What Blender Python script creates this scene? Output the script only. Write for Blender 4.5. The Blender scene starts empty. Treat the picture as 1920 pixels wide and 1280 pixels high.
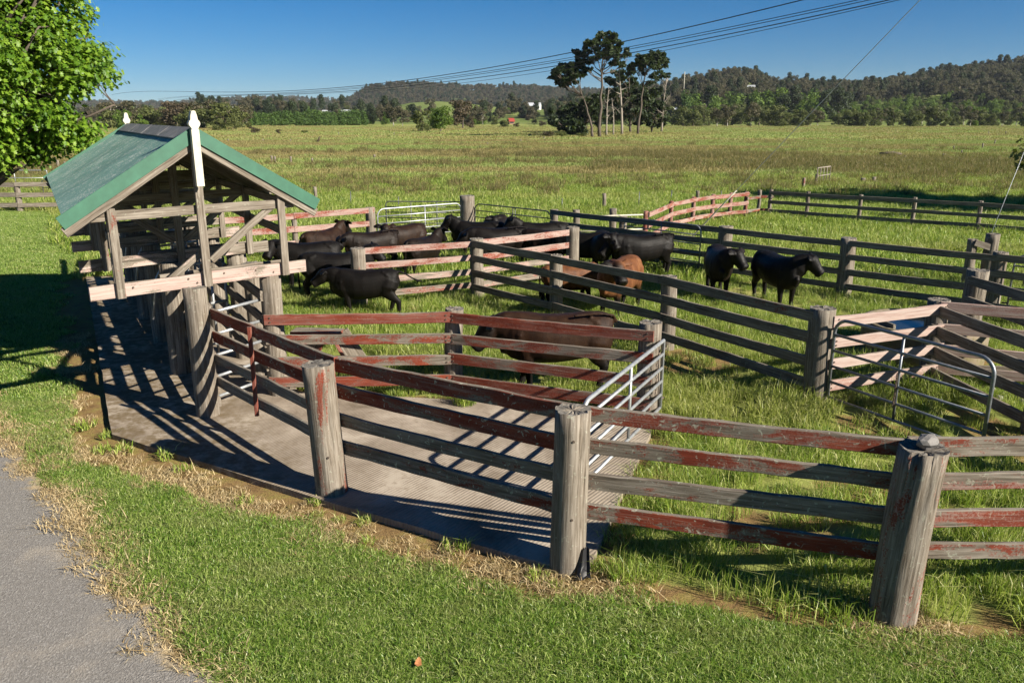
import bpy, bmesh, math, random
import numpy as np
from mathutils import Vector, Matrix

random.seed(7); RNG = np.random.default_rng(11)
scene = bpy.context.scene
COL = scene.collection
rad = math.radians

# ------------------------------------------------------------------ camera, sky, sun, exposure
CAM_H = 4.3; FPX = 1493.0; PITCH = math.atan((640 - 222) / FPX)
cam_d = bpy.data.cameras.new('camera'); cam = bpy.data.objects.new('camera', cam_d); COL.objects.link(cam)
cam_d.sensor_width = 36; cam_d.lens = 36 * FPX / 1920; cam_d.clip_start = .1; cam_d.clip_end = 20000
cam.location = (0, 0, CAM_H); cam.rotation_euler = (math.pi / 2 - PITCH, 0, 0)
scene.camera = cam

SUN_AZ = rad(-29.3); SUN_EL = rad(28.5)          # direction towards the sun
w = bpy.data.worlds.new('World'); scene.world = w; w.use_nodes = True
nt = w.node_tree; bg = nt.nodes['Background']
sky = nt.nodes.new('ShaderNodeTexSky'); sky.sky_type = 'NISHITA'; sky.sun_disc = False
sky.sun_elevation = SUN_EL; sky.sun_rotation = math.pi / 2 - SUN_AZ
sky.altitude = 1500; sky.air_density = 1.0; sky.dust_density = 0.0; sky.ozone_density = 8.0
hs = nt.nodes.new('ShaderNodeHueSaturation'); hs.inputs['Saturation'].default_value = 1.23
hs.inputs['Value'].default_value = 0.69
nt.links.new(sky.outputs[0], hs.inputs['Color']); nt.links.new(hs.outputs[0], bg.inputs[0])
bg.inputs[1].default_value = 0.05
sun_d = bpy.data.lights.new('sun', 'SUN'); sun = bpy.data.objects.new('sun', sun_d); COL.objects.link(sun)
sun_d.energy = 5.0; sun_d.angle = rad(.53); sun_d.color = (1, .92, .79)
to_sun = Vector((math.cos(SUN_AZ) * math.cos(SUN_EL), math.sin(SUN_AZ) * math.cos(SUN_EL), math.sin(SUN_EL)))
sun.rotation_euler = (-to_sun).to_track_quat('-Z', 'Y').to_euler(); sun.location = to_sun * 60
vs = scene.view_settings; vs.view_transform = 'Standard'; vs.look = 'None'; vs.gamma = 1; vs.exposure = 1.28
vs.use_curve_mapping = False
scene.cycles.max_bounces = 5; scene.cycles.diffuse_bounces = 2; scene.cycles.volume_bounces = 0; scene.cycles.adaptive_threshold = .015; scene.cycles.transparent_max_bounces = 8

# ------------------------------------------------------------------ helpers
_c, _s = math.cos(PITCH), math.sin(PITCH)
def ray(x, y):
    u = (x - 960) / FPX; v = (640 - y) / FPX
    return np.array([u, _c + v * _s, -_s + v * _c])
def G(x, y, z=0.0):
    r = ray(x, y); t = (z - CAM_H) / r[2]
    return np.array([0, 0, CAM_H]) + r * t
def at(x, y, D):
    """point seen at (x, y) whose forward distance is D"""
    r = ray(x, y); return np.array([0, 0, CAM_H]) + r * (D / r[1])

def tag(o, label=None, cat=None, group=None, kind=None):
    if label: o['label'] = label
    if cat: o['category'] = cat
    if group: o['group'] = group
    if kind: o['kind'] = kind
    return o
def empty(name, loc=(0, 0, 0), rz=0.0):
    o = bpy.data.objects.new(name, None); COL.objects.link(o)
    o.location = loc; o.rotation_euler = (0, 0, rz); o.empty_display_size = .2
    return o
def me_from(name, verts, faces, smooth=False):
    m = bpy.data.meshes.new(name)
    m.from_pydata([tuple(map(float, v)) for v in verts], [], [tuple(int(i) for i in f) for f in faces]); m.update()
    if smooth:
        m.polygons.foreach_set('use_smooth', [True] * len(m.polygons))
    return m
def link(name, mesh, mat=None, parent=None):
    o = bpy.data.objects.new(name, mesh); COL.objects.link(o)
    if mat is not None and len(mesh.materials) == 0: mesh.materials.append(mat)
    if parent is not None: o.parent = parent
    return o
def mobj(name, verts, faces, mat, parent=None, smooth=False):
    return link(name, me_from(name, verts, faces, smooth), mat, parent)

def frame_from(a, b, up=Vector((0, 0, 1))):
    """matrix whose X runs a->b, Z as near up as possible, origin at a"""
    a = Vector(a); b = Vector(b); x = (b - a).normalized()
    if abs(x.dot(up)) > .98: up = Vector((0, 1, 0))
    y = up.cross(x).normalized(); z = x.cross(y)
    m = Matrix((x, y, z)).transposed().to_4x4(); m.translation = a
    return m, (b - a).length

def beam_mesh(L, wy, hz, seg=None, jit=.004, ch=.006, bow=0.0, rnd=random):
    """sawn timber along +X, centred in y and z, slightly uneven, edges eased"""
    seg = seg or max(2, int(L / .4)); V = []; F = []
    hy, h = wy / 2, hz / 2
    sec = [(-hy, -h + ch), (-hy, h - ch), (-hy + ch, h), (hy - ch, h), (hy, h - ch), (hy, -h + ch), (hy - ch, -h), (-hy + ch, -h)]
    for i in range(seg + 1):
        t = i / seg; b = bow * (4 * t * (1 - t)); jy = rnd.uniform(-jit, jit); jt = rnd.uniform(-jit, jit); jb = rnd.uniform(-jit, jit)
        for (y, z) in sec:
            V.append((t * L, y + jy * .6, z + b + (jt if z > 0 else jb)))
    for i in range(seg):
        for k in range(8):
            a = i * 8 + k; b2 = i * 8 + (k + 1) % 8
            F.append((a, b2, b2 + 8, a + 8))
    F.append(tuple(range(7, -1, -1))); F.append(tuple(range(seg * 8, seg * 8 + 8)))
    F = [tuple(reversed(f)) for f in F]
    return me_from('timber', V, F)
def beam(name, a, b, wy, hz, mat, parent=None, up=(0, 0, 1), paint=0.3, fade=0.5, lich=.3, **k):
    m, L = frame_from(a, b, Vector(up))
    o = link(name, beam_mesh(L, wy, hz, **k), mat)
    if parent is not None:
        o.parent = parent; o.matrix_local = parent_inv(parent) @ m
    else: o.matrix_world = m
    o['paint'] = float(paint); o['fade'] = float(fade); o['lich'] = float(lich)
    return o
def parent_inv(p):
    return (Matrix.Translation(p.location) @ p.rotation_euler.to_matrix().to_4x4()).inverted()

def tube_mesh(path, r, n=8, closed=False, smooth=True):
    P = [Vector(p) for p in path]; V = []; F = []; N = len(P)
    prev = None
    rs = r if hasattr(r, '__len__') else [r] * N
    for i, p in enumerate(P):
        if closed: t = (P[(i + 1) % N] - P[i - 1])
        else: t = P[min(i + 1, N - 1)] - P[max(i - 1, 0)]
        t.normalize()
        if prev is None:
            ref = Vector((0, 0, 1)) if abs(t.z) < .9 else Vector((1, 0, 0)); u = ref.cross(t).normalized()
        else:
            u = (prev - t * prev.dot(t)).normalized()
        prev = u; v = t.cross(u)
        for k in range(n):
            a = 2 * math.pi * k / n
            V.append(p + (u * math.cos(a) + v * math.sin(a)) * rs[i])
    M = N if closed else N - 1
    for i in range(M):
        for k in range(n):
            a = i * n + k; b = i * n + (k + 1) % n; j = ((i + 1) % N) * n
            F.append((a, b, j + (k + 1) % n, j + k))
    if not closed:
        F.append(tuple(range(n - 1, -1, -1))); F.append(tuple(range((N - 1) * n, N * n)))
    return me_from('tube', V, F, smooth)
def tube(name, path, r, mat, parent=None, n=8, **k):
    o = link(name, tube_mesh(path, r, n, **k), mat)
    if parent is not None:
        o.parent = parent; o.matrix_local = parent_inv(parent)
    return o

# ------------------------------------------------------------------ node helpers
class NT:
    def __init__(s, mat): s.t = mat.node_tree; s.n = s.t.nodes; s.l = s.t.links
    def new(s, typ, **k):
        n = s.n.new(typ)
        for a, b in k.items(): setattr(n, a, b)
        return n
    def put(s, sock, v):
        if hasattr(v, 'is_output'): s.l.new(v, sock)
        else: sock.default_value = v
    def math(s, op, a, b=0.0, c=None, clamp=False):
        n = s.new('ShaderNodeMath', operation=op, use_clamp=clamp); s.put(n.inputs[0], a); s.put(n.inputs[1], b)
        if c is not None: s.put(n.inputs[2], c)
        return n.outputs[0]
    def noise(s, vec, scale, detail=4.0, rough=.6, dist=0.0):
        n = s.new('ShaderNodeTexNoise'); s.l.new(vec, n.inputs['Vector']); n.inputs['Scale'].default_value = scale
        n.inputs['Detail'].default_value = detail; n.inputs['Roughness'].default_value = rough; n.inputs['Distortion'].default_value = dist
        return n.outputs['Fac']
    def mapping(s, vec, scale=(1, 1, 1), loc=(0, 0, 0), rot=(0, 0, 0)):
        n = s.new('ShaderNodeMapping'); s.l.new(vec, n.inputs['Vector']); s.put(n.inputs['Scale'], scale)
        s.put(n.inputs['Location'], loc); s.put(n.inputs['Rotation'], rot); return n.outputs[0]
    def ramp(s, f, stops, interp='LINEAR'):
        n = s.new('ShaderNodeValToRGB'); s.l.new(f, n.inputs[0]); cr = n.color_ramp; cr.interpolation = interp
        while len(cr.elements) < len(stops): cr.elements.new(.5)
        for e, (p, c) in zip(cr.elements, stops): e.position = p; e.color = (*c, 1) if len(c) == 3 else c
        return n.outputs[0]
    def mix(s, f, a, b, blend='MIX'):
        n = s.new('ShaderNodeMix', data_type='RGBA', blend_type=blend); s.put(n.inputs[0], f)
        for sock, v in ((n.inputs[6], a), (n.inputs[7], b)):
            if isinstance(v, tuple): sock.default_value = (*v, 1) if len(v) == 3 else v
            else: s.l.new(v, sock)
        return n.outputs[2]
    def smooth(s, v, lo, hi):
        n = s.new('ShaderNodeMapRange', interpolation_type='SMOOTHSTEP'); s.put(n.inputs[0], v); s.put(n.inputs[1], lo); s.put(n.inputs[2], hi)
        return n.outputs[0]
    def attr(s, name, typ='GEOMETRY'):
        return s.new('ShaderNodeAttribute', attribute_name=name, attribute_type=typ)
    def bump(s, h, strength=.3, dist=.01):
        n = s.new('ShaderNodeBump'); n.inputs['Strength'].default_value = strength; n.inputs['Distance'].default_value = dist
        s.l.new(h, n.inputs['Height']); return n.outputs[0]
def material(name):
    m = bpy.data.materials.new(name); m.use_nodes = True; n = NT(m); b = m.node_tree.nodes['Principled BSDF']
    return m, n, b

# ------------------------------------------------------------------ materials
def wood_material(name, axis='X', post=False):
    m, n, b = material(name)
    tc = n.new('ShaderNodeTexCoord'); oi = n.new('ShaderNodeObjectInfo')
    off = n.new('ShaderNodeVectorMath', operation='ADD'); n.l.new(tc.outputs['Object'], off.inputs[0])
    cmb = n.new('ShaderNodeCombineXYZ'); r = oi.outputs['Random']
    n.l.new(n.math('MULTIPLY', r, 37.0), cmb.inputs[0]); n.l.new(n.math('MULTIPLY', r, 91.0), cmb.inputs[1]); n.l.new(n.math('MULTIPLY', r, 53.0), cmb.inputs[2])
    n.l.new(cmb.outputs[0], off.inputs[1]); v = off.outputs[0]
    gs = (1.1, 26, 26) if axis == 'X' else (26, 26, 1.1)
    ms = (.9, 5, 5) if axis == 'X' else (5, 5, .9)
    grain = n.noise(n.mapping(v, gs), 1.6, 6, .65, .3)
    mid = n.noise(n.mapping(v, ms), 2.2, 5, .6)
    fine = n.noise(v, 55, 4, .7)
    base = n.ramp(grain, [(.26, (.043, .035, .028)), (.40, (.125, .108, .09)), (.56, (.21, .19, .166)), (.78, (.345, .32, .288))])
    tone = n.ramp(mid, [(.25, (.62, .55, .47)), (.5, (.9, .86, .8)), (.75, (1.1, 1.06, 1.0))])
    base = n.mix(1.0, base, tone, 'MULTIPLY')
    paint = n.attr('paint', 'OBJECT').outputs['Fac']; fade = n.attr('fade', 'OBJECT').outputs['Fac']; lich = n.attr('lich', 'OBJECT').outputs['Fac']
    big = n.noise(n.mapping(v, (.8, 2.6, 2.6) if axis == 'X' else (2.6, 2.6, .7)), 1.7, 5, .62, .6)
    sig = n.math('ADD', n.math('ADD', n.math('MULTIPLY', big, 1.1), n.math('MULTIPLY', fine, .35)), n.math('MULTIPLY', grain, .35))
    geo = n.new('ShaderNodeNewGeometry'); sep = n.new('ShaderNodeSeparateXYZ'); n.l.new(geo.outputs['Normal'], sep.inputs[0])
    topw = n.smooth(sep.outputs[2], .5, .95)
    thr = n.math('SUBTRACT', 1.25, n.math('MULTIPLY', paint, .72))
    thr = n.math('ADD', thr, n.math('MULTIPLY', topw, .28))
    mask = n.smooth(sig, thr, n.math('ADD', thr, .10))
    red = n.ramp(mid, [(.2, (.075, .015, .009)), (.55, (.165, .030, .014)), (.8, (.27, .064, .028))])
    pink = n.ramp(grain, [(.3, (.23, .15, .125)), (.52, (.355, .275, .24)), (.72, (.46, .40, .36))])
    # faded paint covers, with flecks of strong red left in it
    fleck = n.smooth(n.math('ADD', n.math('MULTIPLY', big, 1.0), n.math('MULTIPLY', fine, .9)), .93, 1.06)
    fl = n.math('MULTIPLY', fade, n.math('SUBTRACT', 1.0, n.math('MULTIPLY', n.math('MULTIPLY', fleck, n.smooth(fade, .92, .80)), .95)))
    pcol = n.mix(fl, red, pink)
    col = n.mix(n.math('MULTIPLY', mask, n.math('SUBTRACT', 1.0, n.math('MULTIPLY', n.smooth(grain, .5, .72), .45))), base, pcol)
    ln = n.noise(v, 17, 3, .55, .8)
    lm = n.math('MULTIPLY', n.smooth(ln, .62, .68), lich)
    col = n.mix(n.math('MULTIPLY', lm, .8), col, n.ramp(fine, [(.3, (.20, .23, .17)), (.7, (.52, .53, .43))]))
    if post:
        endm = n.smooth(sep.outputs[2], .75, .95)
        ringn = n.noise(v, 22, 5, .7, 1.2)
        col = n.mix(n.math('MULTIPLY', endm, .85), col, n.ramp(ringn, [(.3, (.045, .042, .038)), (.6, (.15, .14, .125)), (.8, (.27, .26, .23))]))
    n.l.new(col, b.inputs['Base Color']); b.inputs['Roughness'].default_value = .88; b.inputs['Specular IOR Level'].default_value = .2
    hgt = n.math('ADD', n.math('MULTIPLY', grain, 1.0), n.math('MULTIPLY', mask, .18))
    n.l.new(n.bump(hgt, .55, .012), b.inputs['Normal'])
    return m
M_RAIL = wood_material('weathered_painted_timber', 'X')
M_POST = wood_material('weathered_round_post', 'Z', True)

def metal_material(name, col, rough=.45, metallic=.6, wear=(.28, .17, .10), wamt=.5):
    m, n, b = material(name); tc = n.new('ShaderNodeTexCoord')
    a = n.noise(tc.outputs['Object'], 14, 5, .65); f = n.noise(tc.outputs['Object'], 70, 3, .6)
    c2 = tuple(min(1, x * 1.35) for x in col); c1 = tuple(x * .75 for x in col)
    base = n.ramp(a, [(.3, c1), (.5, col), (.75, c2)])
    w_ = n.math('MULTIPLY', n.smooth(n.math('ADD', a, n.math('MULTIPLY', f, .3)), .78, .86), wamt)
    n.l.new(n.mix(w_, base, wear), b.inputs['Base Color'])
    b.inputs['Metallic'].default_value = metallic; b.inputs['Roughness'].default_value = rough
    n.l.new(n.bump(f, .12, .003), b.inputs['Normal']); return m
M_GALV = metal_material('galvanised_pipe', (.36, .375, .385), .42, .55)
M_DARKPIPE = metal_material('dull_steel_pipe', (.20, .215, .235), .45, .6)
M_BLACKPIPE = metal_material('dark_steel_pipe', (.10, .105, .115), .5, .5)
M_BOLT = metal_material('rusty_bolt', (.12, .09, .07), .7, .5)
M_WIRE = metal_material('dark_cable', (.03, .03, .033), .6, .2)
M_STAY = metal_material('galvanised_stay_wire', (.42, .42, .40), .5, .5)

def plain(name, col, rough=.8, var=.25, scale=12.0, bump=.1, spec=.3):
    m, n, b = material(name); tc = n.new('ShaderNodeTexCoord')
    f = n.noise(tc.outputs['Object'], scale, 5, .65)
    n.l.new(n.ramp(f, [(.25, tuple(x * (1 - var) for x in col)), (.75, tuple(min(1, x * (1 + var)) for x in col))]), b.inputs['Base Color'])
    b.inputs['Roughness'].default_value = rough; b.inputs['Specular IOR Level'].default_value = spec
    n.l.new(n.bump(f, bump, .01), b.inputs['Normal']); return m
M_WHITE = plain('cream_white_paint', (.46, .435, .35), .6, .25, 9)
M_GREENFLASH = plain('green_painted_flashing', (.028, .10, .062), .5, .22, 5, .05, .4)
M_PLASTIC = plain('black_plastic_sheet', (.018, .018, .02), .4, .3)
M_STONE = plain('grey_stone', (.17, .16, .15), .9, .4, 20, .4)
M_TAGO = plain('orange_ear_tag', (.75, .10, .015), .5, .1)
M_TAGW = plain('white_ear_tag', (.8, .8, .78), .5, .05)
M_DRYLEAF = plain('dry_leaf', (.36, .15, .06), .8, .3)
M_WALLW = plain('white_wall_sheet', (.55, .55, .53), .6, .08, 2)
M_ROOFW = plain('pale_roof_sheet', (.50, .52, .54), .5, .08, 2)
M_ROOFR = plain('red_roof_sheet', (.24, .035, .025), .6, .15, 2)
M_ROOFG = plain('grey_roof_sheet', (.30, .32, .33), .6, .15, 2)
M_WALLB = plain('brown_wall_board', (.22, .14, .09), .8, .2, 2)
M_GLASSD = plain('dark_window_pane', (.03, .035, .04), .15, .1, 2, .0, .5)
M_ROCKBIT = plain('pale_limestone', (.30, .285, .24), .9, .3, 14, .4)

def roof_material():
    m, n, b = material('green_corrugated_steel'); tc = n.new('ShaderNodeTexCoord'); v = tc.outputs['Object']
    f = n.noise(v, 3.2, 5, .65); sp = n.noise(v, 42, 3, .7); st = n.noise(n.mapping(v, (3, .5, .5)), 3, 4, .6)
    base = n.ramp(f, [(.25, (.12, .215, .18)), (.5, (.15, .265, .215)), (.75, (.18, .30, .25))])
    base = n.mix(n.math('MULTIPLY', n.smooth(st, .5, .75), .35), base, (.24, .33, .28))
    dens = n.smooth(f, .38, .62)
    lm = n.smooth(n.math('ADD', sp, n.math('MULTIPLY', dens, .12)), .62, .68)
    base = n.mix(n.math('MULTIPLY', lm, .75), base, (.50, .53, .46))
    n.l.new(base, b.inputs['Base Color']); b.inputs['Roughness'].default_value = .42; b.inputs['Metallic'].default_value = .1
    n.l.new(n.bump(sp, .15, .004), b.inputs['Normal']); return m
M_ROOF = roof_material()
def ridge_material():
    m, n, b = material('weathered_ridge_cap'); tc = n.new('ShaderNodeTexCoord'); v = tc.outputs['Object']
    f = n.noise(v, 6, 6, .7); g = n.noise(v, 30, 4, .7)
    col = n.ramp(f, [(.3, (.09, .15, .13)), (.45, (.17, .165, .15)), (.6, (.27, .255, .235)), (.75, (.38, .36, .33))])
    col = n.mix(n.math('MULTIPLY', n.smooth(g, .6, .7), .5), col, (.30, .17, .10))
    n.l.new(col, b.inputs['Base Color']); b.inputs['Roughness'].default_value = .8
    n.l.new(n.bump(g, .4, .01), b.inputs['Normal']); return m
M_RIDGE = ridge_material()

def concrete_material(ribbed=True):
    m, n, b = material('ribbed_concrete' if ribbed else 'trough_concrete'); geo = n.new('ShaderNodeNewGeometry'); v = geo.outputs['Position']
    f = n.noise(v, 1.1, 6, .65, .4); g = n.noise(v, 7, 5, .7); h = n.noise(v, 60, 3, .7)
    col = n.ramp(f, [(.30, (.12, .095, .068)), (.42, (.22, .18, .138)), (.56, (.31, .262, .208)), (.72, (.39, .34, .275))])
    col = n.mix(n.math('MULTIPLY', n.smooth(g, .52, .72), .55), col, (.14, .105, .07))
    col = n.mix(n.math('MULTIPLY', n.smooth(h, .62, .75), .5), col, (.12, .10, .08))
    sep = n.new('ShaderNodeSeparateXYZ'); n.l.new(v, sep.inputs[0])
    if ribbed:
        # mossy, damper skin on the walkway side (left of the race)
        side = n.math('ADD', n.math('MULTIPLY', sep.outputs[0], .862), n.math('MULTIPLY', sep.outputs[1], .508))
        moss = n.math('MULTIPLY', n.smooth(side, 2.9, 1.6), n.smooth(g, .35, .6))
        col = n.mix(n.math('MULTIPLY', moss, .8), col, (.12, .085, .042))
        dvec = n.math('ADD', n.math('MULTIPLY', sep.outputs[0], .80), n.math('MULTIPLY', sep.outputs[1], -.60))
        wob = n.math('MULTIPLY', g, .02)
        sn = n.math('SINE', n.math('MULTIPLY', n.math('ADD', dvec, wob), 2 * math.pi / .045))
        smask = n.math('MULTIPLY', n.smooth(side, 1.2, 2.4), n.math('SUBTRACT', 1.0, n.math('MULTIPLY', n.smooth(f, .52, .66), .8)))
        rib = n.math('MULTIPLY', sn, smask)
        col = n.mix(n.math('MULTIPLY', n.math('MULTIPLY', n.smooth(rib, -.2, -.9), n.smooth(g, .62, .40)), .42), col, (.12, .09, .06))
        hh = n.math('ADD', n.math('MULTIPLY', rib, .5), n.math('MULTIPLY', h, .5))
        n.l.new(n.bump(hh, .45, .008), b.inputs['Normal'])
    else:
        col = n.mix(.62, col, (.13, .10, .06)); moss = n.smooth(g, .45, .6); col = n.mix(n.math('MULTIPLY', moss, .6), col, (.13, .12, .045))
        n.l.new(n.bump(h, .4, .01), b.inputs['Normal'])
    n.l.new(col, b.inputs['Base Color']); b.inputs['Roughness'].default_value = .93; b.inputs['Specular IOR Level'].default_value = .2
    return m
M_CONC = concrete_material(True); M_TROUGH = concrete_material(False)

def gravel_material():
    m, n, b = material('compacted_gravel'); geo = n.new('ShaderNodeNewGeometry'); v = geo.outputs['Position']
    f = n.noise(v, .9, 5, .6); g = n.noise(v, 38, 4, .75); vo = n.new('ShaderNodeTexVoronoi'); n.l.new(v, vo.inputs['Vector']); vo.inputs['Scale'].default_value = 70
    col = n.ramp(g, [(.25, (.11, .10, .09)), (.5, (.185, .173, .157)), (.78, (.27, .255, .235))])
    col = n.mix(n.math('MULTIPLY', n.smooth(f, .5, .7), .5), col, (.37, .32, .25))
    cs = n.new('ShaderNodeSeparateColor'); n.l.new(vo.outputs['Color'], cs.inputs[0])
    col = n.mix(n.math('MULTIPLY', n.smooth(cs.outputs[0], .84, .92), .28), col, (.40, .385, .36))
    st = n.attr('straw').outputs['Fac']
    sn = n.noise(v, 9, 5, .7)
    col = n.mix(n.smooth(n.math('ADD', st, n.math('MULTIPLY', sn, .8)), .85, 1.25), col, n.ramp(g, [(.3, (.26, .19, .10)), (.7, (.50, .39, .22))]))
    n.l.new(col, b.inputs['Base Color']); b.inputs['Roughness'].default_value = .95; b.inputs['Specular IOR Level'].default_value = .15
    n.l.new(n.bump(n.math('ADD', g, vo.outputs['Distance']), .5, .012), b.inputs['Normal']); return m
M_GRAVEL = gravel_material()

def ground_material():
    m, n, b = material('pasture_soil_and_turf'); geo = n.new('ShaderNodeNewGeometry'); v = geo.outputs['Position']
    z = n.attr('zone'); cs = n.new('ShaderNodeSeparateColor'); n.l.new(z.outputs['Color'], cs.inputs[0])
    soil, past, reed = cs.outputs[0], cs.outputs[1], cs.outputs[2]; dry = z.outputs['Alpha']
    f = n.noise(v, .35, 5, .6); g = n.noise(v, 4, 5, .7); h = n.noise(v, 45, 4, .75)
    far = n.noise(n.mapping(v, (.02, .06, 1)), 1.0, 5, .62, .3)
    far2 = n.noise(n.mapping(v, (.10, .30, 1)), 1.0, 6, .7, .2)
    lawn = n.ramp(h, [(.3, (.045, .075, .016)), (.55, (.085, .145, .028)), (.8, (.14, .20, .05))])
    pas = n.ramp(n.math('ADD', n.math('MULTIPLY', far2, .7), n.math('MULTIPLY', h, .3)), [(.30, (.15, .18, .045)), (.5, (.225, .25, .065)), (.7, (.31, .31, .10))])
    pas = n.mix(n.smooth(far, .50, .68), pas, (.27, .255, .085))
    ree = n.ramp(n.math('ADD', n.math('MULTIPLY', far2, .75), n.math('MULTIPLY', h, .25)), [(.34, (.09, .115, .025)), (.48, (.16, .17, .04)), (.6, (.23, .19, .06)), (.72, (.29, .225, .09))])
    col = n.mix(past, lawn, pas); col = n.mix(n.smooth(n.math('ADD', reed, n.math('MULTIPLY', n.math('SUBTRACT', far2, .5), 1.2)), .35, .75), col, ree)
    strw = n.ramp(h, [(.3, (.24, .165, .08)), (.7, (.46, .36, .19))])
    col = n.mix(n.smooth(n.math('ADD', dry, n.math('MULTIPLY', n.math('SUBTRACT', g, .5), .9)), .35, .75), col, strw)
    so = n.ramp(g, [(.3, (.14, .085, .038)), (.48, (.22, .145, .062)), (.60, (.22, .175, .055)), (.8, (.36, .265, .14))])
    so = n.mix(n.math('MULTIPLY', n.smooth(h, .45, .75), .55), so, (.09, .06, .03))
    col = n.mix(n.smooth(n.math('ADD', soil, n.math('MULTIPLY', n.math('SUBTRACT', g, .5), .8)), .35, .65), col, so)
    n.l.new(col, b.inputs['Base Color']); b.inputs['Roughness'].default_value = .95; b.inputs['Specular IOR Level'].default_value = .1
    n.l.new(n.bump(n.math('ADD', h, g), .6, .03), b.inputs['Normal']); return m
M_GROUND = ground_material()

def leafy(name, stops, transl=.35, pos_scale=.5, var=.5, rough=.6, pos_stops=None, spec=.25):
    """foliage: colour varies from leaf to leaf and slowly over the ground"""
    m, n, b = material(name); geo = n.new('ShaderNodeNewGeometry')
    ri = geo.outputs['Random Per Island']; f = n.noise(geo.outputs['Position'], pos_scale, 4, .6)
    k = n.math('ADD', n.math('MULTIPLY', ri, var), n.math('MULTIPLY', f, 1 - var))
    col = n.ramp(k, stops)
    if pos_stops:
        f2 = n.noise(n.mapping(geo.outputs['Position'], (.45, 1.5, 1)), pos_stops[0], 5, .62, .4)
        col = n.mix(n.math('MULTIPLY', n.smooth(f2, pos_stops[1], pos_stops[2]), pos_stops[4]), col, pos_stops[3])
    n.l.new(col, b.inputs['Base Color']); b.inputs['Roughness'].default_value = rough; b.inputs['Specular IOR Level'].default_value = spec
    tr = n.new('ShaderNodeBsdfTranslucent'); n.l.new(n.mix(.35, col, (.30, .42, .03)), tr.inputs[0])
    mx = n.new('ShaderNodeMixShader'); mx.inputs[0].default_value = transl
    out = [q for q in n.n if q.type == 'OUTPUT_MATERIAL'][0]
    n.l.new(b.outputs[0], mx.inputs[1]); n.l.new(tr.outputs[0], mx.inputs[2]); n.l.new(mx.outputs[0], out.inputs[0]); return m
M_LAWN = leafy('mown_lawn_grass', [(.18, (.058, .128, .015)), (.38, (.135, .235, .029)), (.55, (.23, .335, .054)), (.72, (.355, .43, .12)), (.9, (.53, .53, .26))], .38, .9, .72, .42, (1.3, .5, .72, (.30, .29, .12), .45), .45)
M_PAST = leafy('long_pasture_grass', [(.18, (.07, .138, .014)), (.36, (.165, .258, .028)), (.55, (.28, .365, .056)), (.72, (.415, .45, .13)), (.9, (.58, .56, .28))], .40, .35, .70, .45, (.07, .50, .64, (.33, .29, .10), .45), .4)
M_PASTFAR = leafy('pale_far_pasture', [(.25, (.13, .19, .048)), (.45, (.205, .262, .07)), (.6, (.27, .315, .097)), (.8, (.36, .375, .15))], .3, .2, .5, .55, (.045, .45, .53, (.25, .19, .085), .85), .25)
M_RUSH = leafy('brown_green_rushes', [(.2, (.075, .075, .028)), (.45, (.135, .12, .045)), (.65, (.215, .165, .072)), (.85, (.31, .225, .11))], .3, .12, .6)
M_STRAW = leafy('dead_straw', [(.2, (.26, .18, .085)), (.5, (.42, .32, .17)), (.8, (.58, .47, .28))], .2, .8, .7)
M_BRIGHT = leafy('bright_green_leaves', [(.2, (.055, .125, .010)), (.5, (.12, .225, .016)), (.75, (.20, .31, .03)), (.95, (.31, .40, .06))], .42, .6, .6, .45, None, .35)
M_DARKPINE = leafy('dark_pine_needles', [(.2, (.010, .019, .009)), (.5, (.022, .038, .014)), (.8, (.045, .062, .022))], .12, .15, .6)
M_EUC = leafy('dull_olive_gum_leaves', [(.2, (.032, .034, .018)), (.5, (.07, .066, .036)), (.8, (.13, .105, .062))], .15, .06, .55)
M_OLIVE = leafy('olive_wattle_leaves', [(.2, (.04, .052, .015)), (.5, (.078, .094, .026)), (.8, (.135, .145, .046))], .2, .08, .55)
M_FRESH = leafy('fresh_green_leaves', [(.2, (.048, .088, .014)), (.5, (.085, .145, .022)), (.8, (.15, .215, .04))], .3, .1, .55)
M_HEDGE = leafy('hedge_leaves', [(.2, (.028, .062, .012)), (.5, (.052, .100, .018)), (.8, (.085, .14, .03))], .2, .1, .6)
M_BROWNLEAF = leafy('bronze_brown_leaves', [(.2, (.040, .032, .020)), (.5, (.075, .056, .034)), (.8, (.115, .088, .052))], .15, .1, .6)
M_BARK = plain('grey_bark', (.09, .072, .058), .9, .4, 6, .5)
M_DEADWOOD = plain('bleached_dead_wood', (.22, .19, .16), .9, .3, 4, .4)
M_PALEBARK = plain('pale_gum_bark', (.34, .31, .27), .85, .3, 4, .3)

def cow_material():
    m, n, b = material('cattle_coat'); tc = n.new('ShaderNodeTexCoord'); v = tc.outputs['Object']
    sep = n.new('ShaderNodeSeparateXYZ'); n.l.new(v, sep.inputs[0])
    br = n.attr('brown', 'OBJECT').outputs['Fac']
    f = n.noise(n.mapping(v, (3, 3, 1.4)), 2.0, 5, .65); h = n.noise(n.mapping(v, (60, 60, 22)), 1.5, 4, .7)
    dust = n.noise(v, 1.3, 4, .6)
    black = n.ramp(f, [(.35, (.0028, .0024, .0021)), (.7, (.0065, .0048, .0038))])
    brown = n.ramp(n.math('ADD', n.math('MULTIPLY', f, .7), n.math('MULTIPLY', h, .3)), [(.32, (.045, .018, .009)), (.5, (.11, .042, .016)), (.68, (.19, .085, .035))])
    legs = n.smooth(sep.outputs[2], .42, .66); head = n.smooth(sep.outputs[0], 1.12, .86)
    k = n.math('MULTIPLY', br, n.math('MULTIPLY', legs, head))
    n.l.new(n.mix(k, black, brown), b.inputs['Base Color'])
    n.l.new(n.ramp(dust, [(.3, (.42, .42, .42)), (.7, (.78, .78, .78))]), b.inputs['Roughness']); b.inputs['Specular IOR Level'].default_value = .16
    n.l.new(n.bump(h, .5, .012), b.inputs['Normal']); return m
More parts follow.
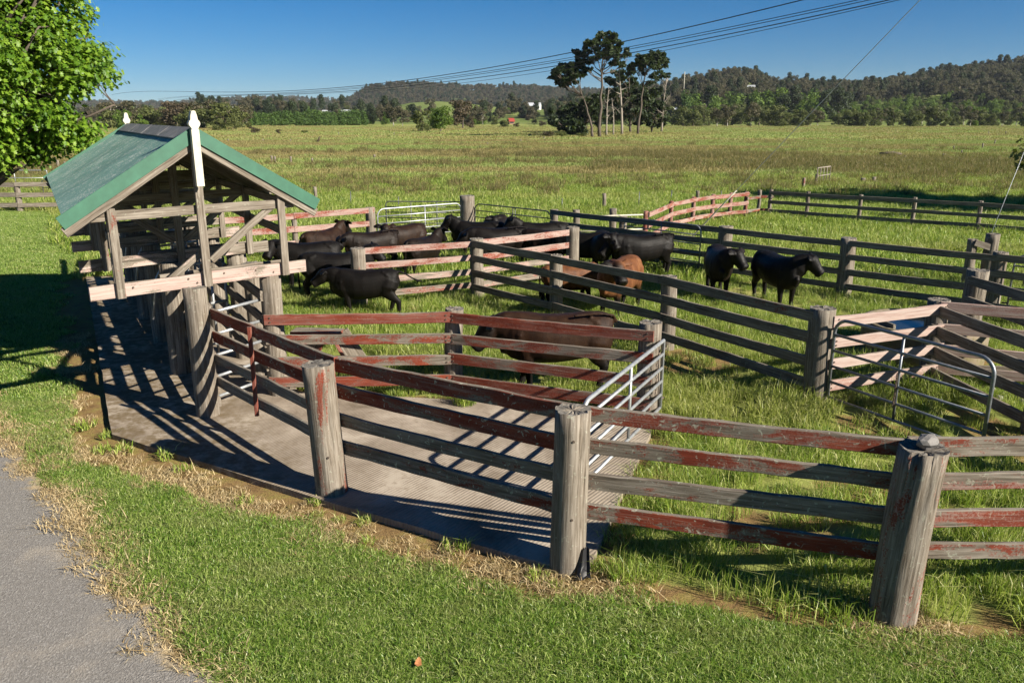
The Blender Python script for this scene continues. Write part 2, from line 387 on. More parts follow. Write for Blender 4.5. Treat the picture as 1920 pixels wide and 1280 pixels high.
M_COW = cow_material()
def water_material():
    m, n, b = material('trough_water'); b.inputs['Base Color'].default_value = (.012, .016, .018, 1); b.inputs['Roughness'].default_value = .04
    geo = n.new('ShaderNodeNewGeometry'); n.l.new(n.bump(n.noise(geo.outputs['Position'], 6, 3), .05, .02), b.inputs['Normal']); return m
M_WATER = water_material()

# ------------------------------------------------------------------ plan of the place (metres; camera above the origin, looking along +Y)
def seg_dist(P, poly, closed=False):
    P = np.asarray(P, float); d = np.full(len(P), 1e9); n = len(poly)
    for i in range(n if closed else n - 1):
        a = np.array(poly[i], float); b = np.array(poly[(i + 1) % n], float); ab = b - a
        t = np.clip(((P - a) @ ab) / (ab @ ab), 0, 1)
        d = np.minimum(d, np.hypot(*(P - a - t[:, None] * ab).T))
    return d
def inside(P, poly):
    P = np.asarray(P, float); r = np.zeros(len(P), bool); n = len(poly)
    for i in range(n):
        x1, y1 = poly[i]; x2, y2 = poly[(i + 1) % n]
        c = ((y1 > P[:, 1]) != (y2 > P[:, 1])); xx = (x2 - x1) * (P[:, 1] - y1) / ((y2 - y1) if y2 != y1 else 1e-9) + x1
        r ^= c & (P[:, 0] < xx)
    return r
def vnoise(P, scale, seed=0, octv=3):
    """smooth value noise on the plane, 0..1"""
    P = np.asarray(P, float) * scale; out = np.zeros(len(P)); amp = 1.0; tot = 0
    for o in range(octv):
        q = P * (2 ** o) + seed * 17.3 + o * 5.1; i = np.floor(q).astype(np.int64); fr = q - i; fr = fr * fr * (3 - 2 * fr)
        def hsh(ix, iy):
            h = (ix * 374761393 + iy * 668265263 + seed * 144665) & 0x7fffffff; h = ((h ^ (h >> 13)) * 1274126177) & 0x7fffffff
            return ((h ^ (h >> 16)) & 0xffff) / 65535.0
        a = hsh(i[:, 0], i[:, 1]); b = hsh(i[:, 0] + 1, i[:, 1]); c = hsh(i[:, 0], i[:, 1] + 1); d = hsh(i[:, 0] + 1, i[:, 1] + 1)
        out += amp * ((a * (1 - fr[:, 0]) + b * fr[:, 0]) * (1 - fr[:, 1]) + (c * (1 - fr[:, 0]) + d * fr[:, 0]) * fr[:, 1]); tot += amp; amp *= .5
    return out / tot

AX = np.array([-.508, .862])                      # along the race, away from the camera
GX = np.array([.749, .663])                       # across the shed, along its gable
SLAB = [(-5.59, 10.37), (-2.02, 8.28), (.40, 6.98), (.80, 7.06), (1.98, 10.55), (1.9, 11.35), (-3.45, 12.2), (-9.2, 22.0), (-11.9, 21.9)]
DRIVE_EDGE = [(-14.0, 17.2), (-9.2, 12.2), (-6.42, 9.16), (-5.45, 8.18), (-4.75, 7.35), (-4.32, 6.87), (-3.9, 6.35), (-3.54, 6.02), (-2.83, 5.34), (-2.2, 4.5), (-1.8, 3.0), (-1.4, 0), (-1.0, -6)]
DRIVE_EDGE = [(a + .30, b + .18) for a, b in DRIVE_EDGE]
DRIVE = DRIVE_EDGE + [(-30, -6), (-30, 17.2)]
FRONT = [(-11.9, 21.9), (-5.65, 10.3), (-2.08, 8.2), (.48, 6.85), (3.4, 6.0), (12, 5.7)]
LAWN = [(-22, 38.5), (-11.9, 21.9), (-5.65, 10.3), (-2.08, 8.2), (.48, 6.85), (3.4, 6.0), (14, 5.7), (14, -8), (-60, -8), (-60, 38.5)]
POSTS_FRONT = [(-2.13, 8.55), (.55, 6.94), (3.36, 6.11)]

# ------------------------------------------------------------------ ground sheet
def axis(lo, hi, step, far, grow=1.16):
    a = list(np.arange(lo, hi + 1e-6, step)); s = step
    x = a[-1]
    while x < far: s = min(s * grow, far * .08); x += s; a.append(x)
    s = step; x = a[0]; L = []
    while x > -far: s = min(s * grow, far * .08); x -= s; L.append(x)
    return np.array(L[::-1] + a)
gx = axis(-9, 6, .09, 5200); gy = axis(4.0, 13, .09, 5200)
XX, YY = np.meshgrid(gx, gy); PT = np.stack([XX.ravel(), YY.ravel()], 1)
dist = np.hypot(PT[:, 0], PT[:, 1])
und = (vnoise(PT, .035, 3, 2) - .5) * .5 * np.clip((dist - 45) / 60, 0, 1)
micro = (vnoise(PT, 1.4, 4, 2) - .5) * .04 * (dist < 30)
flat = inside(PT, SLAB) | (seg_dist(PT, SLAB, True) < .12)
ZG = und + np.where(flat, -.03, micro - .015)
def ground_z(x, y):
    p = np.array([[x, y]]); d = math.hypot(x, y)
    return float((vnoise(p, .035, 3, 2)[0] - .5) * .5 * min(max((d - 45) / 60, 0), 1))
V = np.stack([XX.ravel(), YY.ravel(), ZG], 1); nx = len(gx); ny = len(gy)
ii = (np.arange(ny - 1)[:, None] * nx + np.arange(nx - 1)[None, :]).ravel()
F = np.stack([ii, ii + 1, ii + nx + 1, ii + nx], 1)
gm = bpy.data.meshes.new('ground'); gm.from_pydata(V.tolist(), [], F.tolist()); gm.update()
gm.polygons.foreach_set('use_smooth', [True] * len(gm.polygons))
ds = seg_dist(PT, SLAB, True); df = seg_dist(PT, FRONT)
dr = seg_dist(PT, DRIVE_EDGE)
nz = vnoise(PT, 1.2, 9, 3)
soil = np.clip(1.3 - ds / (.62 + .45 * nz) - .5 * ((~inside(PT, LAWN)) & (ds > .25)), 0, 1) * (PT[:, 1] < 24)
soil = np.maximum(soil, np.clip(1.0 - seg_dist(PT, [(.5, 6.85), (3.4, 6.0), (9, 5.8)]) / (.30 + .35 * nz), 0, 1) * .9)
for (px_, py_) in POSTS_FRONT: soil = np.maximum(soil, np.clip(1.5 - np.hypot(PT[:, 0] - px_, PT[:, 1] - py_) / .42, 0, 1))
soil = np.maximum(soil, np.clip(1.15 - np.hypot((PT[:, 0] - 1.75) / .5, (PT[:, 1] - 9.3) / 1.7) , 0, 1) * .9)
soil = np.maximum(soil, np.clip((vnoise(PT, .55, 44, 3) - .62) * 6, 0, .8) * (~inside(PT, LAWN)) * (dist < 32))
lawnm = inside(PT, LAWN); past = np.where(lawnm, 0.0, 1.0)
dry = np.clip(1.05 - dr / (.42 + .35 * nz), 0, 1) * (dist < 30)
band = np.clip(1 - np.abs(ds - .72 - .25 * nz) / .28, 0, 1) * lawnm * (PT[:, 1] < 22) * .62
dry = np.maximum(dry, band)
rb = np.exp(-((dist - 86) / 34.0) ** 2) * np.clip((vnoise(PT, .03, 21, 3) - .28) * 2.4, 0, 1)
rb = np.maximum(rb, np.exp(-((dist - 175) / 30.0) ** 2) * np.clip((vnoise(PT, .02, 33, 3) - .35) * 2.2, 0, .8) * (PT[:, 0] < 60))
ca = gm.color_attributes.new('zone', 'FLOAT_COLOR', 'POINT')
ca.data.foreach_set('color', np.stack([soil, past, np.clip(rb, 0, 1), dry], 1).astype(np.float32).ravel())
go = link('ground', gm, M_GROUND); tag(go, kind='structure')

# gravel drive: its own sheet with a ragged edge
def drive_sheet():
    e = np.array(DRIVE_EDGE); t = np.linspace(0, len(e) - 1, 260); k = np.minimum(t.astype(int), len(e) - 2); fr = (t - k)[:, None]
    E_ = e[k] * (1 - fr) + e[k + 1] * fr
    nrm = vnoise(E_, 2.2, 5, 3) - .5; E_ = E_ + np.stack([nrm * .38, nrm * .25], 1)
    cols = [0, .1, .25, .45, .7, 1.1, 2.0, 4.0, 12.0, 30.0]
    Vv = []; Ff = []; st = []
    for p in E_:
        for c_ in cols:
            Vv.append((p[0] - c_ * .83, p[1] - c_ * .55, .004 + .002 * min(c_, 1)))
            st.append(max(0, 1 - c_ / .55) * .75)
    n_ = len(cols)
    for i in range(len(E_) - 1):
        for j in range(n_ - 1): Ff.append((i * n_ + j, (i + 1) * n_ + j, (i + 1) * n_ + j + 1, i * n_ + j + 1))
    m = me_from('gravel_drive', Vv, Ff, True); a = m.attributes.new('straw', 'FLOAT', 'POINT'); a.data.foreach_set('value', st)
    o = link('gravel_drive', m, M_GRAVEL); tag(o, kind='structure'); o.location.z = .022
drive_sheet()

# concrete slab with a real edge
def slab():
    bm = bmesh.new(); pts = []
    n_ = len(SLAB)
    for i in range(n_):
        a = np.array(SLAB[i]); b = np.array(SLAB[(i + 1) % n_]); L = np.hypot(*(b - a)); k = max(1, int(L / .35))
        for j in range(k):
            p = a + (b - a) * j / k; q = (vnoise([p], 3.0, 8)[0] - .5) * .05
            nn = np.array([(b - a)[1], -(b - a)[0]]) / L; pts.append(p + nn * q)
    top = [bm.verts.new((p[0], p[1], .05)) for p in pts]; bot = [bm.verts.new((p[0], p[1], -.15)) for p in pts]
    bm.faces.new(top)
    for i in range(len(pts)): bm.faces.new((bot[i], bot[(i + 1) % len(pts)], top[(i + 1) % len(pts)], top[i]))
    bmesh.ops.recalc_face_normals(bm, faces=bm.faces)
    m = bpy.data.meshes.new('concrete_slab'); bm.to_mesh(m); bm.free()
    o = link('concrete_slab', m, M_CONC); tag(o, kind='structure')
slab()
SLAB_Z = .05

# ------------------------------------------------------------------ round posts, rails, fences
def post_mesh(h, r, seed=0, seg=30, rings=9, ncrack=4, topdish=.0, flare=.04):
    rn = random.Random(seed); V = []; F = []
    ph = [rn.uniform(0, 6.28) for _ in range(4)]; cr = [(rn.uniform(0, 6.28), rn.uniform(.02, .055), rn.uniform(.4, 1)) for _ in range(ncrack)]
    zs = [-.3] + [h * k / (rings - 1) for k in range(rings)]
    bend = rn.uniform(-.02, .02)
    for z in zs:
        t = max(z, 0) / h
        for k in range(seg):
            a = 2 * math.pi * k / seg
            q = r * (1 + flare * (1 - t) ** 2 + .035 * math.sin(2 * a + ph[0]) + .02 * math.sin(3 * a + ph[1] + 2 * t) + .012 * math.sin(7 * a + ph[2]))
            for (ca_, dp, ext) in cr:
                da = abs((a - ca_ - .15 * math.sin(3 * t + ph[3]) + math.pi) % (2 * math.pi) - math.pi)
                if da < .13 and t > 1 - ext: q -= dp * (1 - da / .13) * min(1, (t - (1 - ext)) * 3)
            zz = z + (rn.uniform(-.012, .006) if z >= h - 1e-6 else 0)
            V.append((q * math.cos(a) + bend * math.sin(t * 3), q * math.sin(a), zz))
    n_ = len(zs)
    for i in range(n_ - 1):
        for k in range(seg): F.append((i * seg + k, i * seg + (k + 1) % seg, (i + 1) * seg + (k + 1) % seg, (i + 1) * seg + k))
    base = (n_ - 1) * seg; off = len(V)
    for fr in (.8, .4):
        for k in range(seg):
            x, y, z = V[base + k]; V.append((x * fr, y * fr, h - .006 - topdish * (1 - fr) + rn.uniform(-.012, .008)))
    V.append((0, 0, h - .012 - topdish)); ctr = len(V) - 1
    for k in range(seg):
        k2 = (k + 1) % seg
        F.append((base + k, base + k2, off + k2, off + k)); F.append((off + k, off + k2, off + seg + k2, off + seg + k)); F.append((off + seg + k, off + seg + k2, ctr))
    m = me_from('post', V, F, False)
    sm = [abs(p.normal.z) < .5 for p in m.polygons]; m.polygons.foreach_set('use_smooth', sm)
    return m
_pc = [0]
def post(x, y, h, r, parent, paint=.2, fade=.4, lean=(0, 0), z0=0, name='post', **k):
    _pc[0] += 1
    o = link(name, post_mesh(h, r, _pc[0], **k), M_POST)
    o.parent = parent; o.matrix_local = parent_inv(parent) @ Matrix.LocRotScale((x, y, z0), None, (1, 1, 1)) @ Matrix.Rotation(lean[0], 4, 'X') @ Matrix.Rotation(lean[1], 4, 'Y')
    o['paint'] = paint; o['fade'] = fade; o['lich'] = .35
    o.rotation_euler.z += 0
    return o
_bolt = [None]
def bolt(p, parent, nrm, rail=None):
    if _bolt[0] is None:
        bm = bmesh.new(); bmesh.ops.create_cone(bm, cap_ends=True, segments=6, radius1=.016, radius2=.013, depth=.014)
        _bolt[0] = bpy.data.meshes.new('bolt'); bm.to_mesh(_bolt[0]); bm.free(); _bolt[0].materials.append(M_BOLT)
    o = link('bolt', _bolt[0]); o.parent = parent
    q = Vector((nrm[0], nrm[1], 0)).to_track_quat('Z', 'Y')
    M_ = parent_inv(parent) @ Matrix.LocRotScale(Vector(p), q, None)
    if rail is not None: o.parent = rail; M_ = rail.matrix_basis.inverted() @ M_
    o.matrix_local = M_; return o

RAILS_STD = (1.34, .99, .62, .27)                  # rail centre heights
def rails_between(parent, a, b, zs, side, r, paint, fade, lich=.3, th=.05, hh=.155, ext=(.1, .1), rnd=random, seg=None, bolts=False, jit=.004):
    a = np.array(a, float); b = np.array(b, float); d = (b - a) / np.hypot(*(b - a)); nr = np.array([-d[1], d[0]]) * side
    for k, z in enumerate(zs):
        off = (r * .86 + th / 2) if side else 0
        e0 = ext[0]; e1 = ext[1]
        p = a + nr * off - d * e0; q = b + nr * off + d * e1
        z0 = z + rnd.uniform(-.015, .015); z1 = z + rnd.uniform(-.015, .015)
        pp = paint[k % len(paint)] if hasattr(paint, '__len__') else paint
        ro = beam('rail', (p[0], p[1], z0), (q[0], q[1], z1), th * rnd.uniform(.9, 1.1), hh * rnd.uniform(.93, 1.06), M_RAIL, parent, paint=pp + rnd.uniform(-.08, .08), fade=fade + rnd.uniform(-.08, .08), lich=lich, bow=rnd.uniform(-.012, .004), seg=seg, jit=jit)
        if bolts:
            for (c, s_) in ((p, 1), (q, -1)):
                for dz in (.035, -.035):
                    w_ = c + d * s_ * .09 + nr * (th / 2 + .004)
                    if side: bolt((w_[0], w_[1], (z0 if s_ > 0 else z1) + dz), parent, nr, ro)

def fence(label, posts, zs, side, paint=.5, fade=.3, lich=.3, rail_r=None, hs=None, r=.15, skip_posts=(), ext=(.1, .1), group='timber rail fences of the cattle yards', cat='fence', name='rail_fence', bolts=False, seg=None, hh=.155, th=.05, post_paint=.2, rn=None, leans=None):
    rn = rn or random.Random(hash(label) % 1000 if False else len(label) * 7 + int(posts[0][0] * 10))
    f = empty(name, (posts[0][0], posts[0][1], 0)); tag(f, label, cat, group)
    for i, p in enumerate(posts):
        if i not in skip_posts:
            h = p[2] if len(p) > 2 else 1.45
            rr = p[3] if len(p) > 3 else r
            ln = (leans or {}).get(i, (rn.uniform(-.02, .02), rn.uniform(-.02, .02)))
            post(p[0], p[1], h, rr, f, paint=post_paint, fade=.45, lean=ln)
    for i in range(len(posts) - 1):
        a = posts[i]; b = posts[i + 1]
        e = (ext[0] if i == 0 else .02, ext[1] if i == len(posts) - 2 else -.02) if side else (-.1, -.1)
        rails_between(f, a[:2], b[:2], zs, side, rail_r or r, paint, fade, lich, th, hh, e, rn, seg, bolts)
    return f

# post positions (base centres)
SP1 = (-4.54, 11.17); SR = (-3.74, 12.12)
P1 = (-2.13, 8.62); P2 = (.55, 7.02); P3 = (3.40, 6.20); P4 = (6.3, 6.25)
EE = (2.02, 11.1); MM = (-.93, 12.25)
A_ = (-3.58, 18.3); C_ = (-.85, 19.55); D_ = (1.67, 21.6); F_ = (1.0, 17.45); G_ = (3.0, 14.92); H_ = (4.85, 12.0)
I_ = (7.15, 12.95); J_ = (1.41, 26.4); J2 = (3.4, 24.5); Q1 = (5.92, 22.0); Q2 = (8.35, 19.65); O_ = (10.8, 17.5); N_ = (8.95, 15.1); K_ = (-4.75, 26.7); L_ = (-1.62, 29.1)
FZ = (1.58, 1.245, .90, .555)

# ---- the front fence, three bays, posts stand in front of the rails
ff = empty('rail_fence', (P1[0], P1[1], 0)); tag(ff, 'dark red four-rail front fence with thick round posts beside the lawn', 'fence', 'timber rail fences of the cattle yards')
rf_ = random.Random(5)
post(P1[0], P1[1], 1.63, .175, ff, paint=.40, fade=.1, lean=(.0, -.045), ncrack=8)
post(P2[0], P2[1], 1.68, .172, ff, paint=.24, fade=.2, lean=(0, .012), ncrack=6)
post(P3[0], P3[1], 1.66, .19, ff, paint=.44, fade=.7, lean=(.02, .03), ncrack=7, topdish=.03)
post(P4[0], P4[1], 1.66, .19, ff, paint=.4, fade=.5)
rails_between(ff, SP1, P1, FZ, 1, .165, (.70, .72, .45, .38), .03, .6, ext=(-.12, -.02), rnd=rf_, hh=.15, seg=12, jit=.006)
rails_between(ff, P1, P2, FZ, 1, .175, (.72, .60, .40, .40), .03, 1.0, ext=(.02, -.0), rnd=rf_, hh=.16, seg=14, jit=.006)
rails_between(ff, P2, P3, FZ, 1, .175, (.58, .60, .48, .58), .08, .7, ext=(-.02, -.02), rnd=rf_, hh=.16, seg=14, jit=.006)
rails_between(ff, P3, P4, FZ, 1, .185, (.45, .70, .66, .40), .35, .45, ext=(-.02, .1), rnd=rf_, hh=.165, seg=14, jit=.006)
# the short painted batten nailed over the first bay
q0 = np.array(SP1) * .57 + np.array(P1) * .43
nv = np.array([.53, .85])
beam('batten', (q0[0] + nv[0] * .09, q0[1] + nv[1] * .09 - .02, 1.66), (q0[0] + nv[0] * .09, q0[1] + nv[1] * .09 - .02, .42), .05, .05, M_RAIL, ff, up=(0, 1, 0), paint=.98, fade=.12, lich=.05)
for (pp, zz) in ((P2, .62), (P2, 1.42), (P1, .55), (P3, .7)):
    bolt((pp[0] + .02, pp[1] - .178, zz), ff, (0, -1))
# the broken top of the third post carries a loose stone
def rock(name, p, s, mat, seed=1):
    rn = random.Random(seed); bm = bmesh.new(); bmesh.ops.create_icosphere(bm, subdivisions=2, radius=1)
    for v in bm.verts:
        k = 1 + rn.uniform(-.16, .16); v.co = Vector((v.co.x * s[0] * k, v.co.y * s[1] * k, v.co.z * s[2] * k))
    m = bpy.data.meshes.new(name); bm.to_mesh(m); bm.free(); o = link(name, m, mat); o.location = p; o.rotation_euler = (0, 0, rn.uniform(0, 6)); return o
tag(rock('loose_stone', (P3[0] + .07, P3[1] - .01, 1.70), (.11, .08, .065), M_STONE, 3), 'grey loose stone lying on top of the split corner post', 'stone')

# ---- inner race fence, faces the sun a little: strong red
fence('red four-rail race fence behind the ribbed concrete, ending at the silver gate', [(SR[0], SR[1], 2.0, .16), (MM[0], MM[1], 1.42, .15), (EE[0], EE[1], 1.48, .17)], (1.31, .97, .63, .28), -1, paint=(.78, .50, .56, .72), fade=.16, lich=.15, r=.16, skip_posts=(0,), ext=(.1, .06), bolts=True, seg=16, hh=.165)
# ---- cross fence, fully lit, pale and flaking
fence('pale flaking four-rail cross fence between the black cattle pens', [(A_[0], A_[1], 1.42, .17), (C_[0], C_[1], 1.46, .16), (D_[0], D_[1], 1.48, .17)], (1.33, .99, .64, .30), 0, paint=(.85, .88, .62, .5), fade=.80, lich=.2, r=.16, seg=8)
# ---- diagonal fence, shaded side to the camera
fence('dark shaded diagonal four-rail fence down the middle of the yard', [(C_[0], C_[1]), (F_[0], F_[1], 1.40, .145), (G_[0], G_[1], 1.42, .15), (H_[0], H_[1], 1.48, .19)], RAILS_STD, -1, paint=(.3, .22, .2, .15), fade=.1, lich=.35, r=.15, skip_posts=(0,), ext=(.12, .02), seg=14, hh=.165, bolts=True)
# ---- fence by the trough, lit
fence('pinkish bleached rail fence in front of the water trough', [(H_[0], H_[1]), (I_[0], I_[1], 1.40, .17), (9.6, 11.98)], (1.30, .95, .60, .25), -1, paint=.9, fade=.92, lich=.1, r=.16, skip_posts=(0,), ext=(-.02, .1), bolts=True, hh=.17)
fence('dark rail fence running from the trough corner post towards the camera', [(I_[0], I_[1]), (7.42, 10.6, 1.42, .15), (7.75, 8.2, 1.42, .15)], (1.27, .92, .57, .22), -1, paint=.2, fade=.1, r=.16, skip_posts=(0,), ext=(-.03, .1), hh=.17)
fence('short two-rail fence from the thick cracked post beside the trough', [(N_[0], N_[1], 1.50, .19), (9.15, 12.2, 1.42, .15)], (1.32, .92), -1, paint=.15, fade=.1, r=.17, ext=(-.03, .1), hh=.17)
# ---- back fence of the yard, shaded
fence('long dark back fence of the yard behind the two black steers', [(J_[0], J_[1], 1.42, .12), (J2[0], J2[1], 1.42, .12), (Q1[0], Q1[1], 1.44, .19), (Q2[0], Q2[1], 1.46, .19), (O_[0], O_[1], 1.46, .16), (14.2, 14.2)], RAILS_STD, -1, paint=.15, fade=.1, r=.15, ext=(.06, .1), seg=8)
# ---- back left fence, lit and flaking
fence('flaking red and white three-rail fence behind the shed', [(-9.6, 23.55, 1.4, .14), (-6.9, 25.2, 1.42, .09), (K_[0], K_[1], 1.45, .17)], (1.36, .94, .50), -1, paint=(.9, .92, .75), fade=.74, lich=.25, r=.13, ext=(.1, .12), seg=8, hh=.19)
# ---- curved paddock fence further back and the long dark one to its right
cur = [G(x, y, 1.15)[:2] for x, y in ((1212, 398), (1258, 379), (1301, 371), (1338, 366), (1371, 363), (1400, 361))]
fence('curved red three-rail paddock fence on thin painted posts', [(c[0], c[1], 1.2, .085) for c in cur], (1.08, .70, .33), -1, paint=(.9, .9, .8), fade=.62, r=.09, ext=(.05, .05), group='paddock rail fences', post_paint=.95, seg=4, hh=.16)
lng = [G(x, y, 1.15)[:2] for x, y in ((1446, 358), (1515, 362), (1615, 368), (1715, 373), (1840, 380), (2000, 390))]
fence('long straight dark three-rail fence beyond the empty paddock', [(c[0], c[1], 1.22, .08) for c in lng], (1.08, .68, .28), -1, paint=.1, fade=.1, r=.09, ext=(.05, .05), group='paddock rail fences', seg=4, hh=.15, post_paint=.05)
sh = [G(x, y, 1.15)[:2] for x, y in ((1400, 361), (1424, 358), (1446, 358))]
fence('short dark link of fence between the curved fence and the long one', [(c[0], c[1], 1.2, .08) for c in sh], (.9, .33), -1, paint=.5, fade=.1, r=.09, group='paddock rail fences', skip_posts=(0, 2), seg=3, hh=.12, post_paint=.05)
# ---- far left fence by the tree
lf = [(-31.5, 38.2), (-27.4, 38.3), (-23.55, 38.4), (-20.2, 39.2)]
fence('weathered grey three-rail fence at the far edge of the lawn', [(c[0], c[1], 1.32, .13) for c in lf], (1.28, .80, .32), -1, paint=.06, fade=.4, lich=.5, r=.13, group='paddock rail fences', seg=6, hh=.2)

# ------------------------------------------------------------------ tube gates
def gate(label, A, B, z0, z1, nbars, mat, r=.024, rc=.22, braces=(.5,), z0b=None, z1b=None, chain_at=None, corners=(True, True), rb=None, group='tubular steel yard gates', name='tube_gate', mesh=False):
    A = np.array(A, float); B = np.array(B, float); z0b = z0 if z0b is None else z0b; z1b = z1 if z1b is None else z1b
    g = empty(name, (A[0], A[1], 0)); tag(g, label, 'gate', group); rb = rb or r * .85
    L = np.hypot(*(B - A)); d = (B - A) / L
    def P(u, v):   # u along 0..1, v up 0..1
        lo = z0 + (z0b - z0) * u; hi = z1 + (z1b - z1) * u
        return Vector((A[0] + d[0] * L * u, A[1] + d[1] * L * u, lo + (hi - lo) * v))
    H0 = z1 - z0; pts = [P(0, 0)]; ru = rc / L; rv = rc / H0
    if corners[0]: pts += [P(ru * (1 - math.cos(t)), 1 - rv * (1 - math.sin(t))) for t in np.linspace(0, math.pi / 2, 7)]
    else: pts += [P(0, 1)]
    if corners[1]: pts += [P(1 - ru * (1 - math.sin(t)), 1 - rv * (1 - math.cos(t))) for t in np.linspace(0, math.pi / 2, 7)]
    else: pts += [P(1, 1)]
    pts += [P(1, 0)]
    tube('frame', pts, r, mat, g, 10)
    for k in range(nbars):
        v = k / nbars; tube('bar', [P(0.004, v), P(.996, v)], rb, mat, g)
    for u in braces: tube('brace', [P(u, 0) + Vector((0, 0, -.01)), P(u, 1)], rb * .9, mat, g)
    if mesh:
        for u in np.linspace(.08, .92, 9): tube('wire', [P(u, 0), P(u, 1)], .006, mat, g, 5)
    if chain_at is not None:
        u, v0, v1 = chain_at; nL = 15; off = Vector((-d[1], d[0], 0)) * (-.04)
        for k in range(nL):
            c = P(u, v0 + (v1 - v0) * k / nL) + off; ang = 0 if k % 2 else math.pi / 2
            ux = Vector((d[0], d[1], 0)) if k % 2 else Vector((-d[1], d[0], 0))
            ring = [c + ux * (.012 * math.cos(t)) + Vector((0, 0, .026 * math.sin(t))) for t in np.linspace(0, 2 * math.pi, 9)[:-1]]
            tube('chain_link', ring, .005, M_BOLT, g, 5, closed=True)
    for v in (.12, .86):
        p = P(0, v); tube('hinge', [p - Vector((d[0], d[1], 0)) * .12, p], .018, M_BOLT, g)
    return g
g1b = G(1092, 760, 1.22)[:2]
gate('silver pipe gate swung open across the ribbed concrete', (EE[0] + .15, EE[1] - .12), g1b, .22, 1.24, 5, M_GALV, .027, .2, (.46,), chain_at=(.04, .75, .1), corners=(False, True))
g2 = G(1868, 680, 1.32)[:2]
gate('dull steel pipe gate standing open beside the water trough', (H_[0] + .1, H_[1] - .2), g2, .10, 1.36, 5, M_DARKPIPE, .026, .22, (.47,), chain_at=(.47, .55, .15))
gate('dark pipe gate folded back against the yard fence behind a black steer', (J2[0] + .02, J2[1] - .22), (Q1[0] - .62, Q1[1] + .32), .12, 1.40, 5, M_DARKPIPE, .022, .2, (.5,))
gate('silver pipe gate closing the back of the yard', (K_[0] + .22, K_[1] + .25), (L_[0] - .22, L_[1] - .1), .12, 1.36, 5, M_GALV, .024, .25, (.55,))
gb0 = G(723, 374, 1.45)[:2]
gate('black mesh gate standing open behind the silver back gate', (L_[0] - .2, L_[1] + .15), gb0, .2, 1.38, 6, M_BLACKPIPE, .02, .12, (.33, .67))
gate('dark pipe gate behind the crowded black cattle', (L_[0] + .28, L_[1] - .1), (J_[0] - .12, J_[1] + .1), .15, 1.34, 5, M_BLACKPIPE, .022, .25, (.52, .55))
gate('dark pipe gate at the right end of the back fence', (O_[0] + .2, O_[1] - .25), (13.2, 15.4), .2, 1.44, 5, M_DARKPIPE, .022, .22, (.5,))
gl = empty('gate_post', (L_[0], L_[1], 0)); tag(gl, 'stout pale log post between the two back gates', 'post'); post(L_[0], L_[1], 1.62, .26, gl, paint=.0, fade=.4, ncrack=8, name='log')
# far left gates
ga = G(78, 338, 1.25)[:2]; gate('thin wire gate behind the grey fence at the far left', (ga[0], ga[1]), (ga[0] + 3.2, ga[1] - .3), .1, 1.25, 3, M_BLACKPIPE, .02, .1, (.3, .7))
gw = at(40, 318, 52); gate('pale pipe gate with a V brace under the tree', (gw[0] - 2.6, 52), (gw[0] + 1.6, 52), .15, 1.1, 2, M_GALV, .03, .05, (.5,))

# small white pipe rails near the curved fence
wp = empty('pipe_rail', (3.6, 28.5, 0)); tag(wp, 'white pipe rail gate behind the back fence', 'gate')
for zz in (1.05, .55, .15): tube('bar', [(2.2, 27.4, zz), (cur[0][0], cur[0][1], zz + .02)], .025, M_WHITE, wp)
for xx, yy in ((2.2, 27.4), (3.5, 27.8)): post(xx, yy, 1.3, .12, wp, paint=.0, fade=.6)

# ------------------------------------------------------------------ the shed over the cattle race
SO = np.array([-5.59, 10.31])
def S(s, t, z): p = SO + GX * s + AX * t; return Vector((p[0], p[1], z))
shed = empty('cattle_race_shed', (SP1[0], SP1[1], 0)); tag(shed, 'open gabled timber shed with green steel roof over the cattle race', 'shed')
MID = 1.565; EZ = 3.06; AZ_ = 4.10; EL_ = -.16; ER_ = 3.29
T0, T1 = -.14, 8.25
def corr(name, sA, zA, sB, zB, flip):
    pitch = .076; n_ = int((T1 - T0) / pitch * 4); V = []; F = []
    nrm = Vector((0, 0, 1))
    for i in range(n_ + 1):
        t = T0 + (T1 - T0) * i / n_; h = .009 * math.sin(2 * math.pi * (t - T0) / pitch)
        for k in range(5):
            u = k / 4; sag = -.012 * math.sin(math.pi * ((t - T0) % 2.3) / 2.3) * math.sin(math.pi * u)
            V.append(S(sA + (sB - sA) * u, t, zA + (zB - zA) * u + h + sag))
    for i in range(n_):
        for k in range(4): F.append((i * 5 + k, i * 5 + k + 1, (i + 1) * 5 + k + 1, (i + 1) * 5 + k))
    nV = len(V)
    V += [v - Vector((0, 0, .006)) for v in V]; F += [tuple(nV + i for i in reversed(f)) for f in F]
    o = mobj(name, V, F, M_ROOF, None, True); o.parent = shed; o.matrix_local = parent_inv(shed); return o
corr('roof_sheet', EL_ - .03, EZ + .05, MID, AZ_ + .03, 0)
corr('roof_sheet', ER_ + .03, EZ + .05, MID, AZ_ + .03, 1)
def slope_pt(s): # roof height at s
    return AZ_ - (AZ_ - EZ) * abs(s - MID) / (MID - EL_)
